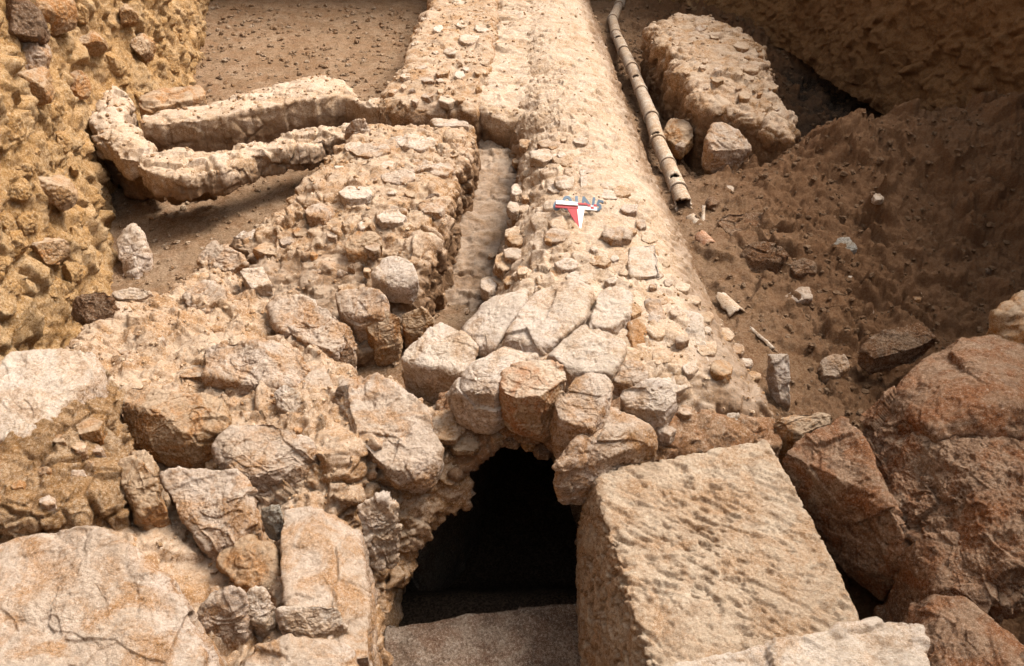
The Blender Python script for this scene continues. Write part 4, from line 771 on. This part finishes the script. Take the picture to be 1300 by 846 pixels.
# surface of the vault under the arrow
sub = VV[(np.abs(VV[:, 1]-4.85) < .35) & (np.abs(VV[:, 0]-.42) < .4) & (VV[:, 2] > -.3)]
A_ = np.c_[sub[:, 0]-.42, sub[:, 1]-4.85, np.ones(len(sub))]; pc, _, _, _ = np.linalg.lstsq(A_, sub[:, 2], rcond=None)
def surf(x, y):
    dd = (sub[:, 0]-x)**2+(sub[:, 1]-y)**2; return float(sub[dd < .0025][:, 2].max()) if (dd < .0025).any() else float(pc[2])
cA = P(735, 268, surf(.42, 4.85)); 
arrow = empty('north_arrow', (cA[0], cA[1], surf(cA[0], cA[1])), 'red and white north arrow scale lying on the vault', 'scale arrow')
TI = R(24)   # propped up a little towards the viewer
def plate(name, pts, mat, parent, h0=0., th=.008):
    b = bmesh.new(); c_, s_2 = math.cos(TI), math.sin(TI)
    vs1 = [b.verts.new((x, y*c_-(h0)*s_2, y*s_2+h0*c_+.05)) for x, y in pts]; vs2 = [b.verts.new((x, y*c_-(h0+th)*s_2, y*s_2+(h0+th)*c_+.05)) for x, y in pts]
    b.faces.new(vs2); b.faces.new(vs1[::-1]); n = len(pts)
    for i in range(n): b.faces.new((vs1[i], vs1[(i+1) % n], vs2[(i+1) % n], vs2[i]))
    bmesh.ops.recalc_face_normals(b, faces=b.faces)
    me = bpy.data.meshes.new(name); b.to_mesh(me); b.free(); me.materials.append(mat); o = bpy.data.objects.new(name, me); C.objects.link(o); o.parent = parent; return o
def rect(x0, y0, x1, y1): return [(x0, y0), (x1, y0), (x1, y1), (x0, y1)]
k_ = .0053  # metres per photo pixel there
def q_(x, y): return ((x-735)*k_, -(y-268)*k_*1.75)
plate('bar', [q_(704, 272), q_(733, 273.5), q_(733, 269.2), q_(704.5, 267.5)], red, arrow)
plate('bar_edge', [q_(705, 269.6), q_(733, 271), q_(733, 268), q_(705, 266)], white, arrow, .0085)
plate('bar', [q_(733, 273.5), q_(757, 275), q_(757, 271), q_(733, 269)], white, arrow)
plate('bar_edge', [q_(732, 270), q_(745, 270.6), q_(745, 269), q_(732, 268.4)], red, arrow, .0085)
for i in range(3):
    for j in range(2):
        if (i+j) % 2 == 0: plate('scale_check', [q_(745+i*4, 271.4+j*2.1), q_(749+i*4, 271.6+j*2.1), q_(749+i*4, 269.6+j*2.1), q_(745+i*4, 269.4+j*2.1)], red, arrow, .0085, .002)
plate('arrow_head', [q_(719, 273), q_(731.5, 273.6), q_(733.5, 293)], red, arrow, -.001)
plate('arrow_head', [q_(731.7, 273.6), q_(741, 274.2), q_(735, 292.5), q_(733.6, 293)], white, arrow, -.001)
chars = [('6', 706.5, 266, 10, 0), ('0', 720, 263.5, 14, 0), ('1', 732.5, 263, 13, .1), ('N', 746.5, 264, 13, -.2), ('5', 760, 266.5, 11, -.5)]
for ch, x, y, s, ro in chars:
    cu = bpy.data.curves.new('t', 'FONT'); cu.body = ch; cu.size = s*k_*1.9; cu.extrude = .006; cu.offset = .003; cu.align_x = 'CENTER'; cu.align_y = 'CENTER'
    o = bpy.data.objects.new('t', cu); C.objects.link(o); dg = bpy.context.evaluated_depsgraph_get(); me = bpy.data.meshes.new_from_object(o.evaluated_get(dg))
    bpy.data.objects.remove(o); n_o = bpy.data.objects.new('plastic_character', me); C.objects.link(n_o); me.materials.append(greyp)
    wx, wy, wz = P(x, y-4.5, cA[2]+.035); n_o.location = (wx, wy, wz); n_o.rotation_euler = (R(38), 0, ro)
    tag(n_o, {'6': 'grey plastic digit, leftmost in the row behind the north arrow', '0': 'grey plastic round character, second from left behind the north arrow', '1': 'grey plastic upright character, middle of the row behind the north arrow', 'N': 'grey plastic slanting character, second from right behind the north arrow', '5': 'small grey plastic character, rightmost in the row behind the north arrow'}[ch], 'character', 'grey plastic characters behind the north arrow')

# ================================================================== GRAVEL AND CHIPS (nobody could count them)
def scatter(name, srcs, n, smin, smax, mat, seed, label, pw=3.0):
    rs = np.random.default_rng(seed); S_, Fc = ico(2); nv = len(S_); Vs_ = []; 
    for (Vw, Fw, frac, flt) in srcs:
        cen = Vw[Fw].mean(1); N_ = normals(Vw, Fw); Nf = N_[Fw[:, 0]]
        ar = np.linalg.norm(np.cross(Vw[Fw[:, 2]]-Vw[Fw[:, 0]], Vw[Fw[:, 1]]-Vw[Fw[:, 3]]), axis=1)
        dist = np.linalg.norm(cen-np.array([0, 0, H]), axis=1)
        wt = ar*(Nf[:, 2] > .45)*flt(cen)/dist**.7; wt /= wt.sum(); m = int(n*frac); ix = rs.choice(len(cen), m, p=wt)
        sz = smin+(smax-smin)*rs.random(m)**pw; sz *= (.6+.13*dist[ix])
        sc = sz[:, None]*rs.uniform(.55, 1.25, (m, 3)); nz = 1+.28*rs.uniform(-1, 1, (m, nv))
        P_ = S_[None]*nz[:, :, None]*sc[:, None, :]; a_ = rs.uniform(0, 6.28, m); ca, sa = np.cos(a_)[:, None], np.sin(a_)[:, None]
        X_ = P_[..., 0]*ca-P_[..., 1]*sa; Y_ = P_[..., 0]*sa+P_[..., 1]*ca
        Vs_.append((np.stack([X_, Y_, P_[..., 2]*.75], 2)+cen[ix][:, None]+Nf[ix][:, None]*(sz*.25)[:, None, None]).reshape(-1, 3))
    V = np.concatenate(Vs_); m = len(V)//nv; Fa = (Fc[None]+(np.arange(m)*nv)[:, None, None]).reshape(-1, 3)
    o = mk(name, V, Fa, M[mat], smooth=False, origin=(0, 0, 0)); tag(o, label, kind='stuff'); return o
def wv(o):
    me = o.data; A_ = np.empty(len(me.vertices)*3, np.float32); me.vertices.foreach_get('co', A_); L_ = np.empty(len(me.loops), np.int32); me.loops.foreach_get('vertex_index', L_)
    return A_.reshape(-1, 3)+np.array(o.location if not o.parent else o.location+o.parent.location, np.float32), L_.reshape(-1, 4)
GVw = wv(g)
inview = lambda c: ((c[:, 1] > 1.2) & (c[:, 1] < 12.8) & (np.abs(c[:, 0]) < .9+.68*c[:, 1]) & ~((np.abs(c[:, 0]-np.interp(c[:, 1], axis_y, axis_x)) < .62) & (c[:, 2] < -.9)))
scatter('gravel', [(GVw[0], GVw[1], 1, inview)], 18000, .0015, .020, 'soilchips', 1, 'small stones and clods strewn over the trench floor', 3.5)
srcs = []
for o in list(C.objects):
    if o.type == 'MESH' and o.parent is None and o.name.split('.')[0] in ('foundation_wall', 'collapsed_masonry', 'mortar_fill', 'gutter_wall', 'wall_fragment'):
        a_, f_ = wv(o); srcs.append((a_, f_, {'collapsed_masonry': .55, 'foundation_wall': .15}.get(o.name.split('.')[0], .05), inview))
scatter('rubble_chips', srcs, 7000, .002, .013, 'gravel', 2, 'stone chips and mortar crumbs lying on the masonry', 3.0)
VVw = wv(vs) if len(vs.data.loops) % 4 == 0 else None
scatter('mortar_crumbs', [(VVw[0], VVw[1], 1, lambda c: (c[:, 2] > -.75)*(.15+sstep(4.8, 3.2, c[:, 1])+.4*sstep(.2, -.2, c[:, 0])))], 2200, .002, .011, 'gravel', 3, 'crumbs of mortar on the vault surface', 3.0)
